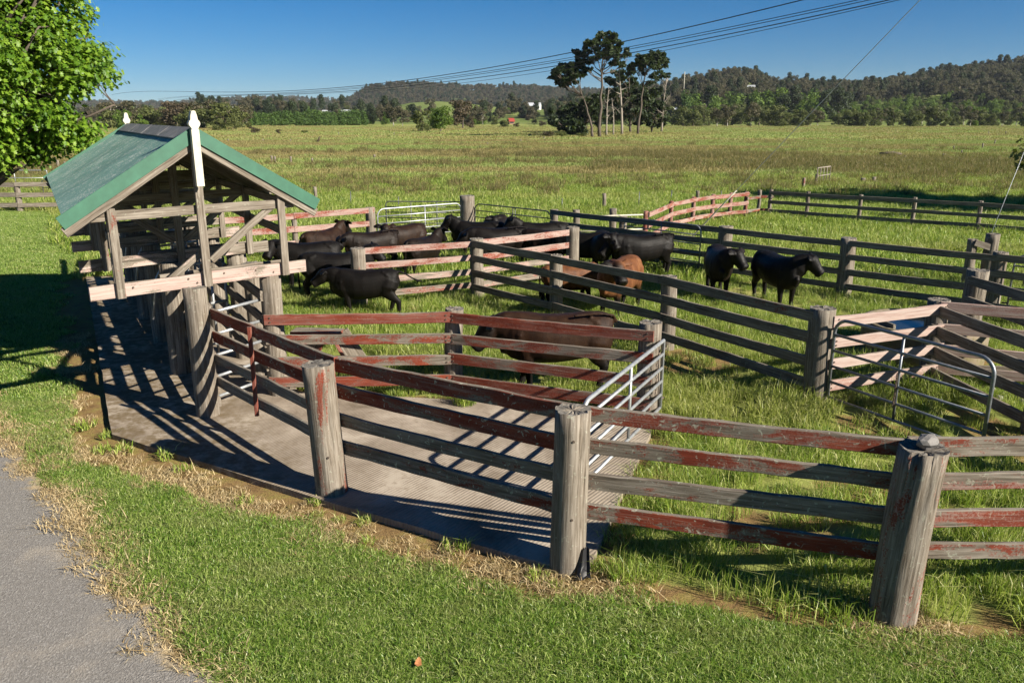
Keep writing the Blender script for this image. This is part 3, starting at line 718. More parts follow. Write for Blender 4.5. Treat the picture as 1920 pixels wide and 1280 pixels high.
# ridge capping in four lapped lengths, one side weathered bare
for k in range(4):
    ta = T0 + (T1 - T0) * k / 4 - .02; tb = T0 + (T1 - T0) * (k + 1) / 4 + .04
    V = []; 
    for t in (ta, tb):
        V += [S(MID - .21, t, slope_pt(MID - .21) + .065 + .003 * k), S(MID, t, AZ_ + .085 + .003 * k), S(MID + .21, t, slope_pt(MID + .21) + .065 + .003 * k)]
    V += [v - Vector((0, 0, .012)) for v in V]
    F = [(0, 1, 4, 3), (1, 2, 5, 4), (6, 9, 10, 7), (7, 10, 11, 8), (0, 3, 9, 6), (2, 8, 11, 5), (0, 6, 7, 1), (1, 7, 8, 2), (3, 4, 10, 9), (4, 5, 11, 10)]
    o = mobj('ridge_cap', V, F, M_RIDGE); o.parent = shed; o.matrix_local = parent_inv(shed)
def sb(name, a, b, wy, hz, up=(0, 0, 1), paint=.25, fade=.8, mat=None, lich=.2, **k):
    return beam(name, S(*a), S(*b), wy, hz, mat or M_RAIL, shed, up, paint=paint, fade=fade, lich=lich, **k)
aw = Vector((AX[0], AX[1], 0)).normalized()
# green barge flashing (an angled strip) and the timber barge board under it, both gables
for t, tt in ((T0 - .03, -1), (T1 + .03, 1)):
    for (s0, s1) in ((EL_ - .06, MID), (ER_ + .06, MID)):
        z0, z1 = slope_pt(s0) + .0, slope_pt(s1) + .0
        beam('barge_flashing', S(s0, t, z0), S(s1, t, z1), .012, .175, M_GREENFLASH, shed, seg=2, jit=0, ch=.001)
        sb('barge_board', (s0 + (.03 if s0 < MID else -.03), t - tt * .045, z0 - .125), (s1, t - tt * .045, z1 - .125), .045, .13, paint=.1, fade=.9)
# front finial: cream picket with a turned head; a plain one at the back
def finial(t, zb, zt):
    prof = [(0, .052), (zt - zb - .25, .052), (zt - zb - .245, .04), (zt - zb - .22, .05), (zt - zb - .19, .072), (zt - zb - .165, .078), (zt - zb - .135, .066), (zt - zb - .12, .05), (zt - zb - .06, .042), (zt - zb - .01, .028), (zt - zb, .012)]
    V = []; F = []
    ux = Vector((GX[0], GX[1], 0)); uy = Vector((-GX[1], GX[0], 0))
    for (z, q) in prof:
        for (a, b) in ((-1, -1), (1, -1), (1, 1), (-1, 1)): V.append(S(MID, t, zb) + ux * a * q + uy * b * .035 + Vector((0, 0, z)))
    for i in range(len(prof) - 1):
        for k in range(4): F.append((i * 4 + k, i * 4 + (k + 1) % 4, (i + 1) * 4 + (k + 1) % 4, (i + 1) * 4 + k))
    F.append((3, 2, 1, 0)); n_ = len(prof) * 4; F.append((n_ - 4, n_ - 3, n_ - 2, n_ - 1))
    o = mobj('finial', V, F, M_WHITE); o.parent = shed; o.matrix_local = parent_inv(shed)
finial(T0 - .09, 3.40, 4.40); finial(T1 + .09, 3.55, 4.42)
TR = (0.0, 2.32, 4.64, 6.96)
for ti, t in enumerate(TR):
    fr = ti == 0; pf = .75 if fr else .35
    # bearer on the posts (two overlapped lengths), tie beam, king post, side studs
    sb('bearer', (.0, t, 2.06), (1.60, t, 2.06), .05, .19, paint=.72 if fr else .5, fade=.93, lich=.4)
    sb('bearer', (1.50, t + .0 if not fr else t - .004, 2.075), (3.12, t - .004, 2.075), .05, .19, paint=.72 if fr else .4, fade=.93)
    sb('bearer', (.95, t + .33, 2.07), (2.9, t + .33, 2.07), .05, .16, paint=.4, fade=.9)
    sb('tie_beam', (.12, t - .005, 3.06), (2.99, t - .005, 3.06), .05, .13, paint=.05, fade=.9, lich=.3)
    sb('king_post', (MID, t - .07, 1.97), (MID, t - .07, 3.95), .055, .115, up=(GX[0], GX[1], 0), paint=.05, lich=.3)
    sb('stud', (.39, t - .065, 1.96), (.39, t - .065, 3.16), .05, .11, up=(GX[0], GX[1], 0), paint=.3, fade=.5)
    sb('stud', (2.77, t - .065, 1.98), (2.77, t - .065, 3.18), .05, .11, up=(GX[0], GX[1], 0), paint=.2, fade=.5)
    sb('stud', (.39, t + .33, 1.96), (.39, t + .33, 3.16), .05, .10, up=(GX[0], GX[1], 0), paint=.1)
    sb('brace', (1.66, t + .02, 2.32), (2.66, t + .02, 3.04), .045, .10, paint=.1, fade=.9)
    if fr: sb('brace', (1.05, t + .06, 2.10), (1.50, t + .06, 2.42), .045, .09, paint=.4, fade=.9)
    else: sb('brace', (1.47, t + .02, 2.32), (.5, t + .02, 3.04), .045, .10, paint=.1)
    for s0 in (EL_ + .05, ER_ - .05):
        sb('rafter', (s0, t + .02, slope_pt(s0) - .14), (MID, t + .02, AZ_ - .14), .05, .13, paint=.05)
    if fr:
        gn = (AX[0] * -1, AX[1] * -1)
        for (s_, z_) in ((.55, 2.08), (1.30, 2.10), (1.42, 2.03), (1.82, 2.12), (2.3, 2.10), (2.58, 2.04)):
            p = S(s_, t - .034, z_); bolt(p, shed, gn)
for s0 in (.1, .75, 1.35, 1.8, 2.4, 3.05):
    sb('purlin', (s0, T0 + .05, slope_pt(s0) - .045), (s0, T1 - .05, slope_pt(s0) - .045), .07, .04, paint=.0)
# top plates and side lattice rails along the shed (they cut the light into squares)
for s0, z0 in ((.39, 3.10), (2.77, 3.10), (.45, 2.55), (2.84, 2.62)):
    sb('plate', (s0, .05, z0), (s0, 7.2, z0), .05, .12, paint=.1)
for z_ in np.arange(2.25, 3.9, .21):
    e_ = min(1.42, (AZ_ - .2 - z_) / (AZ_ - EZ) * (MID - EL_)); sb('slat', (MID - e_, 7.9, z_), (MID + e_, 7.9, z_), .03, .12, paint=.05, seg=2)
for s_ in (.7, 1.2, 1.95, 2.45): sb('slat', (s_, 7.86, 2.1), (s_, 7.86, slope_pt(s_) - .15), .1, .03, up=(GX[0], GX[1], 0), paint=.05, seg=2)
for z_ in (2.3, 2.55, 2.8):
    sb('slat', (.39, 4.6, z_), (2.77, 4.6, z_), .03, .11, paint=.05, seg=2)
sl = float(np.dot(np.array(SP1) - SO, [1, 0]))
def post_at(base, t, h, r=.165, **k):
    p = np.array(base) + AX * t; return post(p[0], p[1], h, r, shed, z0=SLAB_Z - .02, **k)
for t, h in ((0, 1.96), (2.36, 1.95), (4.75, 1.95), (6.95, 1.95), (9.3, 1.7)):
    post_at(SP1, t, h, .17, paint=.04, fade=.6, ncrack=3)
for t, h in ((0, 1.96), (1.2, 1.95), (2.36, 1.95), (4.75, 1.95), (6.95, 1.95), (9.3, 1.7)):
    post_at(SR, t, h, .165, paint=.12 if t == 0 else .02, fade=.8, ncrack=3)
for base, side in ((SR, 1), (SP1, -1)):
    for (ta, tb) in ((0.0, 2.36), (2.36, 4.75), (4.75, 6.95), (6.95, 9.3)):
        a = np.array(base) + AX * ta; b = np.array(base) + AX * tb
        zs = (1.66, 1.30, .94, .58, .24) if side < 0 else (1.68, 1.30, .92, .54)
        rails_between(shed, a, b, zs, side, .16, .1, .5, .2, ext=(.08, .08), seg=4)
# steel of the race: slide gate at the mouth, head bail and sheeted panels farther in
a = np.array(SP1) + np.array([.13, .05]); b = np.array(SR) + np.array([-.12, -.02])
for z_ in (1.58, 1.25, .93, .61, .30): tube('gate_bar', [(a[0], a[1], z_), (b[0], b[1], z_ + .02)], .024, M_GALV, shed)
tube('gate_bar', [(b[0], b[1], .2), (b[0], b[1], 1.95)], .026, M_GALV, shed)
for t in (2.6, 5.2, 7.3):
    a = np.array(SP1) + AX * t + GX * .2; b = np.array(SR) + AX * t - GX * .2
    for q in (0, .33, .67, 1.0):
        c = a + (b - a) * q; tube('bail_bar', [(c[0], c[1], .12), (c[0], c[1], 1.9)], .025, M_GALV, shed)
    for z_ in (.35, 1.1, 1.85): tube('bail_bar', [(a[0], a[1], z_), (b[0], b[1], z_)], .025, M_GALV, shed)
    c = np.array(SP1) + AX * t - GX * .35
    tube('lever', [(c[0], c[1], 1.0), (c[0] + .1, c[1] + .1, 1.7), (c[0] + .3, c[1] + .2, 2.1)], .02, M_GALV, shed)
# stair of diagonal boards at the left of the far end and trailing rails outside
for k, z_ in enumerate((1.55, 1.15, .75)):
    a = np.array(SP1) + AX * 9.3; beam('rail', (a[0], a[1], z_), (a[0] - 2.4, a[1] + 4.2, z_), .05, .15, M_RAIL, shed, paint=.2, fade=.5)

# small hinged timber box hung on the yard side of the race post
bx = empty('timber_hatch', (-3.2, 12.4, 0)); tag(bx, 'small dark red timber hatch leaning behind the race post', 'hatch')
beam('board', (-3.55, 12.5, .98), (-2.75, 12.42, .98), .3, .05, M_RAIL, bx, paint=.8, fade=.1)
beam('board', (-3.5, 12.62, .1), (-3.15, 12.5, .95), .05, .3, M_RAIL, bx, paint=.5, fade=.2)
beam('board', (-2.35, 12.62, .1), (-2.8, 12.5, .95), .05, .3, M_RAIL, bx, paint=.15, fade=.1)
beam('board', (-2.55, 12.5, .1), (-2.9, 12.4, .9), .04, .06, M_RAIL, bx, paint=.8, fade=.3)

# ------------------------------------------------------------------ water trough
tr = empty('water_trough', (7.75, 14.5, 0)); tag(tr, 'round concrete water trough behind the bleached rail fence', 'trough')
def lathe(name, prof, c, mat, parent, seg=48):
    V = []; F = []
    for (r, z) in prof:
        for k in range(seg): a = 2 * math.pi * k / seg; V.append((c[0] + r * math.cos(a), c[1] + r * math.sin(a), z))
    for i in range(len(prof) - 1):
        for k in range(seg): F.append((i * seg + k, i * seg + (k + 1) % seg, (i + 1) * seg + (k + 1) % seg, (i + 1) * seg + k))
    o = mobj(name, V, F, mat, None, True); o.parent = parent; o.matrix_local = parent_inv(parent); return o
lathe('basin', [(1.06, -.05), (1.08, .5), (1.10, .60), (1.08, .63), (1.0, .63), (.97, .6), (.96, .3), (0.01, .28)], (7.75, 14.5), M_TROUGH, tr)
lathe('water', [(.965, .54), (.5, .54), (.001, .54)], (7.75, 14.5), M_WATER, tr)
beam('edge_board', (6.95, 14.0, .60), (6.78, 14.9, .60), .05, .2, M_RAIL, tr, paint=.0, lich=.8)
beam('edge_board', (7.3, 13.28, .12), (8.9, 13.0, .12), .06, .14, M_RAIL, tr, paint=.0)
rg = random.Random(3); _o = 'first second third fourth fifth sixth seventh eighth ninth tenth'.split()
for k in range(10):
    p = (7.75 + k * .11, 12.25 + rg.uniform(-.55, .5)); s_ = rg.uniform(.04, .09)
    o = rock('limestone_lump', (p[0], p[1], s_ * .4), (s_, s_ * rg.uniform(.7, 1), s_ * .6), M_ROCKBIT, 40 + k)
    tag(o, _o[k] + ' pale stone from the left in the grass beside the trough', 'stone', 'pale stones in the grass by the trough')

# H-brace behind the fence end with the stay wire
hb = empty('strainer_post', (14.2, 24.5, 0)); tag(hb, 'timber strainer posts with a crossbar holding a stay wire', 'post')
h1 = G(1824, 448, 1.3)[:2]; h2 = G(1862, 445, 1.35)[:2]
hb.location = (h1[0], h1[1], 0)
post(h1[0], h1[1], 1.3, .12, hb); post(h2[0], h2[1], 1.45, .16, hb, paint=.1, fade=.9)
beam('crossbar', (h1[0], h1[1] - .12, 1.22), (h2[0], h2[1] - .1, 1.08), .06, .16, M_RAIL, hb, paint=.0)
pR = at(1918, 345, 24.0); fp = empty('gate_post', (pR[0] + .35, 20.5, 0)); tag(fp, 'tall grey post at the right edge behind the back fence', 'post'); post(13.5, 20.5, 2.6, .1, fp, name='log')
tube_w = tube('stay_wire', [G(1853, 452, .9), at(1900, 335, 25), at(1940, 235, 25)], .009, M_DARKPIPE); tag(tube_w, 'thin stay wire rising from the strainer posts at the right', 'wire', 'stay wires')
g0 = G(1278, 464); gT = at(2210, -503, 20.0)
ps = [Vector(g0) * (1 - k / 12) + Vector(gT) * (k / 12) for k in range(13)]
tag(tube('stay_wire', ps, .011, M_STAY), 'long straight stay wire slanting from the back fence up into the sky', 'wire', 'stay wires')
tag(tube('stay_sleeve', [ps[0] * (1 - k / 4) + ps[2] * (k / 4) for k in range(5)], .022, M_WHITE), 'pale plastic sleeve on the foot of the long stay wire', 'sleeve')

# black plastic scrap at the foot of the second front post, dry leaf on the lawn
def scrap():
    V = []; F = []; rn = random.Random(4); c = Vector((P2[0] + .13, P2[1] - .27, .02))
    n_, m_ = 5, 6
    for i in range(n_):
        for j in range(m_):
            u = i / (n_ - 1) - .5; v = j / (m_ - 1); V.append(c + Vector((u * .16 * (1 - .5 * v) + .03 * v, .16 * v + .03 * math.sin(6 * u), .24 * v * v + .02 + rn.uniform(-.01, .01))))
    for i in range(n_ - 1):
        for j in range(m_ - 1): F.append((i * m_ + j, (i + 1) * m_ + j, (i + 1) * m_ + j + 1, i * m_ + j + 1))
    o = mobj('plastic_scrap', V, F, M_PLASTIC); md = o.modifiers.new('s', 'SOLIDIFY'); md.thickness = .004
    tag(o, 'crumpled black plastic scrap at the foot of the middle front post', 'scrap')
scrap()
def leaf(p, s, name='fallen_leaf'):
    V = [(0, -s, .02), (s * .5, -.2 * s, .0), (s * .35, .6 * s, .02), (0, s, .03), (-s * .4, .5 * s, .02), (-s * .55, -.2 * s, .01), (0, 0, .0)]
    F = [(0, 1, 6), (1, 2, 6), (2, 3, 6), (3, 4, 6), (4, 5, 6), (5, 0, 6)]
    o = mobj(name, V, F, M_DRYLEAF); o.location = (p[0], p[1], .06); return o
tag(leaf(G(785, 1256), .055), 'single brown dry leaf lying on the lawn near the bottom edge', 'leaf')

# ------------------------------------------------------------------ cattle
def loft(sections, n=20, fixed=None):
    """sections: (centre, half-width, half-height, direction); closed surface with rounded ends"""
    V = []; F = []
    for (c, wv, hv, d) in sections:
        d = Vector(d).normalized(); side = Vector((0, 0, 1)).cross(d)
        side = Vector((0, 1, 0)) if side.length < .15 else side.normalized()
        if fixed is not None: side = (Vector(fixed) - d * d.dot(Vector(fixed))).normalized()
        up = d.cross(side)
        for k in range(n):
            a = 2 * math.pi * k / n; ca_, sa_ = math.cos(a), math.sin(a)
            V.append(Vector(c) + side * (wv * math.copysign(abs(ca_) ** .9, ca_)) + up * (hv * math.copysign(abs(sa_) ** .9, sa_)))
    m = len(sections)
    for i in range(m - 1):
        for k in range(n): F.append((i * n + k, i * n + (k + 1) % n, (i + 1) * n + (k + 1) % n, (i + 1) * n + k))
    F.append(tuple(range(n - 1, -1, -1))); F.append(tuple(range((m - 1) * n, m * n)))
    return V, F
def chain(pts, rads, n=12, fixed=None):
    P = [Vector(p) for p in pts]; secs = []
    for i, p in enumerate(P):
        d = P[min(i + 1, len(P) - 1)] - P[max(i - 1, 0)]
        rw = rads[i] if not hasattr(rads[i], '__len__') else rads[i][0]; rh = rads[i] if not hasattr(rads[i], '__len__') else rads[i][1]
        secs.append((p, rw, rh, d))
    # round the ends
    d0 = (P[0] - P[1]).normalized(); d1 = (P[-1] - P[-2]).normalized()
    r0, r1 = min(secs[0][1], secs[0][2]), min(secs[-1][1], secs[-1][2])
    secs = [(P[0] + d0 * r0 * .8, secs[0][1] * .5, secs[0][2] * .5, -d0)] + secs + [(P[-1] + d1 * r1 * .8, secs[-1][1] * .5, secs[-1][2] * .5, d1)]
    return loft(secs, n, fixed)

def cow_mesh(name, poll=(1.12, 0, 1.26), hdir=(.78, 0, -.62), legs=((0, 0), (0, 0), (0, 0), (0, 0)), tail='down', voxel=.017):
    V = []; F = []
    def add(vf):
        o = len(V); V.extend(vf[0]); F.extend([tuple(i + o for i in f) for f in vf[1]])
    X = Vector((1, 0, 0))
    st = [(-.82, 1.12, .90, .09), (-.80, 1.18, .78, .17), (-.73, 1.225, .66, .24), (-.60, 1.25, .56, .285), (-.42, 1.25, .52, .305), (-.20, 1.225, .475, .335), (.05, 1.21, .445, .355), (.28, 1.215, .44, .345), (.46, 1.245, .45, .305), (.62, 1.26, .47, .265), (.75, 1.235, .51, .225), (.85, 1.16, .58, .165), (.91, 1.06, .68, .09)]
    add(loft([((x, 0, (a + b) / 2), w_, (a - b) / 2, X) for (x, a, b, w_) in st], 28))
    poll = Vector(poll); hd = Vector(hdir).normalized()
    # neck from the withers to the poll
    n0 = Vector((.55, 0, .95)); n1 = Vector((.74, 0, .98)); back = poll - hd * .0
    mid = (n1 + back) / 2 + Vector((0, 0, .03)); 
    add(chain([n0, n1, n1.lerp(mid, .55), mid, mid.lerp(back, .6), back], [(.22, .30), (.195, .29), (.175, .265), (.155, .225), (.13, .18), (.115, .13)], 18))
    add(chain([(.70, 0, .66), (.86, 0, .68), (.90, 0, .80)], [(.10, .10), (.085, .11), (.07, .10)], 14))   # brisket
    for s_ in (-1, 1):
        add(chain([(-.44, s_ * .15, 1.16), (-.54, s_ * .19, 1.12), (-.62, s_ * .18, 1.02)], [.07, .075, .08], 10))      # hook bones
        add(chain([(.56, s_ * .12, 1.10), (.62, s_ * .165, .92), (.65, s_ * .155, .74)], [.10, .115, .11], 12))          # shoulder
        add(chain([(-.73, s_ * .10, 1.06), (-.745, s_ * .125, .92), (-.69, s_ * .15, .74)], [.09, .105, .105], 12))        # thigh
    # head
    dn = hd.cross(Vector((-hd.y, hd.x, 0)).normalized() if abs(hd.x) + abs(hd.y) > .05 else Vector((0, 1, 0)))
    dn = -dn if dn.z > 0 else dn
    HS = 1.12
    hp = [(-.06, .085, .085, 0), (.02, .13, .135, .0), (.09, .142, .152, .015), (.16, .132, .145, .03), (.23, .116, .128, .038), (.30, .110, .114, .042), (.355, .122, .112, .044), (.39, .12, .102, .042), (.415, .085, .075, .04)]
    add(loft([(poll + hd * a * HS + dn * e * HS, w_ * HS, h_ * HS, hd) for (a, w_, h_, e) in hp], 20, hd.cross(dn)))
    side = hd.cross(dn).normalized()
    for s_ in (-1, 1):
        e0 = poll + hd * .015 + side * s_ * .075 - dn * .035; e0 = e0 + side * s_ * .02; e1 = e0 + side * s_ * .15 - hd * .03 - dn * .015; e2 = e0 + side * s_ * .27 - hd * .01 + dn * .01
        add(chain([e0, e1, e2], [(.038, .05), (.036, .105), (.022, .05)], 10, -dn))
        ey = poll + hd * .14 + side * s_ * .100 - dn * .045; add(chain([ey - hd * .02, ey + hd * .02], [.026, .026], 8))
    # legs: (stride) forward offset of hoof
    for s_, k in ((-1, 0), (1, 1)):
        f = legs[k][0]; y = s_ * .165
        add(chain([(.56, s_ * .15, .95), (.55, s_ * .175, .74), (.515, y, .60), (.525 + f * .45, y, .37), (.52 + f * .85, y, .15), (.535 + f, y, .075), (.56 + f, y, .02)], [(.12, .20), (.12, .17), (.09, .115), (.062, .068), (.046, .05), (.056, .06), (.062, .068)], 14, (0, 1, 0)))
    for s_, k in ((-1, 2), (1, 3)):
        f = legs[k][0]; y = s_ * .165
        add(chain([(-.60, s_ * .15, .98), (-.55, s_ * .19, .80), (-.53, s_ * .18, .66), (-.64 + f * .4, y, .50), (-.73 + f * .6, y, .40), (-.695 + f * .9, y, .16), (-.685 + f, y, .075), (-.655 + f, y, .02)], [(.14, .23), (.14, .22), (.12, .185), (.078, .11), (.058, .078), (.048, .053), (.056, .06), (.062, .068)], 14, (0, 1, 0)))
    if tail == 'down': add(chain([(-.80, 0, 1.17), (-.88, 0, 1.10), (-.905, 0, .9), (-.90, .01, .62), (-.89, .02, .42), (-.885, .02, .28)], [.035, .032, .025, .022, .035, .02], 10))
    elif tail == 'swing': add(chain([(-.80, 0, 1.17), (-.88, 0, 1.16), (-1.02, .0, 1.10), (-1.18, -.0, 1.00), (-1.32, 0, .93), (-1.45, 0, .92)], [.035, .032, .025, .022, .034, .015], 10))
    elif tail == 'back': add(chain([(-.80, 0, 1.17), (-.87, .04, 1.10), (-.80, .14, 1.22), (-.55, .20, 1.265), (-.2, .22, 1.23)], [.035, .03, .024, .022, .026], 10))
    m = me_from(name, V, F); o = bpy.data.objects.new('t', m); COL.objects.link(o)
    r_ = o.modifiers.new('r', 'REMESH'); r_.mode = 'VOXEL'; r_.voxel_size = voxel
    s_ = o.modifiers.new('s', 'SMOOTH'); s_.factor = .5; s_.iterations = 6
    dg = bpy.context.evaluated_depsgraph_get(); em = bpy.data.meshes.new_from_object(o.evaluated_get(dg)); em.name = name
    bpy.data.objects.remove(o); bpy.data.meshes.remove(m)
    em.polygons.foreach_set('use_smooth', [True] * len(em.polygons)); em.materials.clear(); em.materials.append(M_COW)
    return em, (poll, hd, side)
WALK = ((.16, 0), (-.10, 0), (.12, 0), (-.16, 0))
COWS = {
 'walk': cow_mesh('cattle', (1.06, 0, 1.13), (.84, 0, -.54), WALK, 'swing'),
 'stand': cow_mesh('cattle', (1.00, 0, 1.34), (.68, 0, -.73), ((.03, 0), (-.04, 0), (.05, 0), (-.05, 0)), 'down'),
 'low': cow_mesh('cattle', (1.06, 0, 1.04), (.70, 0, -.71), ((.05, 0), (-.05, 0), (-.04, 0), (.07, 0)), 'back'),
 'turnL': cow_mesh('cattle', (.92, .28, 1.26), (.42, .56, -.72), ((.03, 0), (-.03, 0), (.06, 0), (-.03, 0)), 'down'),
 'turnR': cow_mesh('cattle', (.92, -.28, 1.26), (.42, -.56, -.72), ((-.03, 0), (.05, 0), (-.05, 0), (.03, 0)), 'down'),
 'graze': cow_mesh('cattle', (1.12, .05, .70), (.42, .05, -.90), ((.10, 0), (-.06, 0), (.04, 0), (-.06, 0)), 'down'),
}
_tm = {}
def tag_mesh(mat):
    if mat.name not in _tm:
        _tm[mat.name] = me_from('ear_tag', [(-.03, 0, 0), (.03, 0, 0), (.04, 0, -.07), (-.04, 0, -.07), (-.03, .006, 0), (.03, .006, 0), (.04, .006, -.07), (-.04, .006, -.07)], [(0, 1, 2, 3), (7, 6, 5, 4), (0, 4, 5, 1), (1, 5, 6, 2), (2, 6, 7, 3), (3, 7, 4, 0)])
        _tm[mat.name].materials.append(mat)
    return _tm[mat.name]
def cow(pose, x, y, heading, scale, label, brown=0.0, tags=(), z=0):
    m, (poll, hd, side) = COWS[pose]
    o = link('cow', m); o.location = (x, y, z); o.rotation_euler = (0, 0, rad(heading)); o.scale = (scale,) * 3
    o['brown'] = float(brown); tag(o, label, 'cow', 'cattle standing in the yards')
    for (s_, mat) in tags:
        t_ = link('ear_tag', tag_mesh(mat)); t_.parent = o; p = poll + side * s_ * .20 + hd * .03; t_.location = p + Vector((0, 0, .0)); t_.rotation_euler = (0, 0, math.atan2(hd.y, hd.x) + math.pi / 2)
    return o
# heading: 0 = towards +X (right), 90 = away from the camera, 180 = left, 270 = towards the camera
cow('walk', -3.25, 17.55, 180, .86, 'black cow walking left, orange ear tag, tail swung out behind', 0, ((-1, M_TAGO),))
cow('stand', -4.35, 19.2, 8, .95, 'black cow standing side-on just behind the walking one', 0.0)
cow('turnL', -5.3, 20.7, 192, .97, 'large black cow half hidden behind the right shed stud', 0)
cow('stand', -5.6, 23.4, 60, .93, 'brown-backed cow farthest back by the shed, only its rump showing', .12)
cow('low', -4.05, 23.2, 215, .92, 'dark cow with lowered head in front of the flaking fence post', .04)
cow('turnL', -3.35, 24.7, 222, .92, 'brownish black cow facing the camera before the silver back gate', .10)
cow('stand', -2.55, 22.5, 60, .86, 'small dark cow seen from behind between the pale rails', .03)
cow('stand', -1.0, 25.2, 176, .95, 'black cow with raised head looking left beneath the log post', 0)
cow('turnL', -.55, 26.9, 250, .92, 'black cow whose face shows right under the log post', .02)
cow('low', -.35, 23.6, 190, .97, 'broad black cow right behind the pale cross fence', .01)
cow('stand', .95, 25.0, 186, .95, 'black cow crossing behind the others near the dark back gate', 0)
cow('low', 1.25, 23.4, 172, .93, 'dark cow tight against the right end of the cross fence', .03)
cow('graze', 1.95, 22.85, 340, .95, 'black cow reaching its head past the right log post of the cross fence', 0)
cow('turnL', 2.55, 22.6, 262, .95, 'black cow facing the camera with its head turned to its flank', 0, ((1, M_TAGW),))
cow('low', 3.7, 22.05, 197, .99, 'glossy black cow side-on before the folded pipe gate', .0, ((-1, M_TAGW),))
cow('turnL', 2.45, 17.75, 240, 1.02, 'reddish brown cow with a dark head behind the diagonal fence', 1.0)
cow('graze', 1.35, 18.6, 15, .80, 'brown calf grazing behind the diagonal fence', .9)
cow('turnL', 5.15, 19.65, 262, .98, 'black cow facing the camera beside the free end of the pipe gate', .03)
cow('turnL', 6.30, 18.75, 283, .98, 'black cow looking right at the middle of the back fence', 0)
cow('low', .78, 12.5, 182, 1.04, 'shaggy dark brown cow nearest the camera behind the red race fence', .16)

# ------------------------------------------------------------------ grass (instanced tufts: nobody could count it)
def blades(seed, n, size, h0, h1, wd, lean, curl=.5, disc=True):
    r = np.random.default_rng(seed); th = r.uniform(0, 6.283, n)
    if disc: q = size * np.sqrt(r.uniform(0, 1, n)) / 2; a = r.uniform(0, 6.283, n); bx_, by_ = q * np.cos(a), q * np.sin(a)
    else: bx_, by_ = r.uniform(-size / 2, size / 2, n), r.uniform(-size / 2, size / 2, n)
    h = r.uniform(h0, h1, n); ln = np.abs(r.normal(0, lean, n)); la = r.uniform(0, 6.283, n); wv = wd * r.uniform(.7, 1.3, n)
    sx, sy = np.cos(th) * wv / 2, np.sin(th) * wv / 2; dx, dy = np.cos(la) * ln * h, np.sin(la) * ln * h
    V = np.zeros((n, 5, 3)); V[:, 0] = np.stack([bx_ - sx, by_ - sy, 0 * h], 1); V[:, 1] = np.stack([bx_ + sx, by_ + sy, 0 * h], 1)
    V[:, 2] = np.stack([bx_ + sx * .8 + dx * curl * .6, by_ + sy * .8 + dy * curl * .6, h * .6], 1); V[:, 3] = np.stack([bx_ - sx * .8 + dx * curl * .6, by_ - sy * .8 + dy * curl * .6, h * .6], 1)
    V[:, 4] = np.stack([bx_ + dx, by_ + dy, h * (1 - .25 * np.minimum(ln, 1))], 1)
    b = np.arange(n)[:, None] * 5
    quads = (b + np.array([[0, 1, 2, 3]])).tolist(); tris = (b + np.array([[3, 2, 4]])).tolist()
    m = bpy.data.meshes.new('tuft'); m.from_pydata(V.reshape(-1, 3).tolist(), [], quads + tris); m.update(); return m
def proto_collection(name, meshes, mat):
    c = bpy.data.collections.new(name)
    for i, m in enumerate(meshes):
        if len(m.materials) == 0: m.materials.append(mat)
        o = bpy.data.objects.new(f'{name}_{i}', m); c.objects.link(o)
    return c
def scatter_group(coll):
    ng = bpy.data.node_groups.new('scatter', 'GeometryNodeTree')
    ng.interface.new_socket('Geometry', in_out='INPUT', socket_type='NodeSocketGeometry'); ng.interface.new_socket('Geometry', in_out='OUTPUT', socket_type='NodeSocketGeometry')
    N = ng.nodes; L = ng.links; gi = N.new('NodeGroupInput'); go_ = N.new('NodeGroupOutput')
    ci = N.new('GeometryNodeCollectionInfo'); ci.inputs['Collection'].default_value = coll; ci.inputs['Separate Children'].default_value = True; ci.inputs['Reset Children'].default_value = True
    ip = N.new('GeometryNodeInstanceOnPoints'); ip.inputs['Pick Instance'].default_value = True
    def na(nm, t):
        a = N.new('GeometryNodeInputNamedAttribute'); a.data_type = t; a.inputs['Name'].default_value = nm; return a.outputs['Attribute']
    L.new(gi.outputs[0], ip.inputs['Points']); L.new(ci.outputs[0], ip.inputs['Instance']); L.new(na('pid', 'INT'), ip.inputs['Instance Index'])
    L.new(na('rot', 'FLOAT_VECTOR'), ip.inputs['Rotation']); L.new(na('scl', 'FLOAT_VECTOR'), ip.inputs['Scale']); L.new(ip.outputs[0], go_.inputs[0]); return ng
def scatter(name, P, coll, label, cat, smin=.8, smax=1.2, zs=None, tilt=.05, seed=1, zstretch=(.85, 1.2)):
    r = np.random.default_rng(seed); n = len(P); m = bpy.data.meshes.new(name)
    P3 = np.zeros((n, 3)); P3[:, :P.shape[1]] = P; m.from_pydata(P3.tolist(), [], []); m.update()
    a = m.attributes.new('pid', 'INT', 'POINT'); a.data.foreach_set('value', r.integers(0, len(coll.objects), n).astype(np.int32))
    a = m.attributes.new('rot', 'FLOAT_VECTOR', 'POINT'); a.data.foreach_set('vector', np.stack([r.normal(0, tilt, n), r.normal(0, tilt, n), r.uniform(0, 6.283, n)], 1).astype(np.float32).ravel())
    s_ = r.uniform(smin, smax, n) if zs is None else zs * r.uniform(smin, smax, n)
    a = m.attributes.new('scl', 'FLOAT_VECTOR', 'POINT'); a.data.foreach_set('vector', np.stack([s_, s_, s_ * r.uniform(*zstretch, n)], 1).astype(np.float32).ravel())
    o = link(name, m); md = o.modifiers.new('scatter', 'NODES'); md.node_group = scatter_group(coll); tag(o, label, cat, None, 'stuff'); return o
def in_view(P, margin=1.15, h=.0):
    d = P[:, 1] * _c + CAM_H * _s; return (d > .5) & (np.abs(P[:, 0]) / np.maximum(d, .1) < .643 * margin + .8 / np.maximum(d, .1))
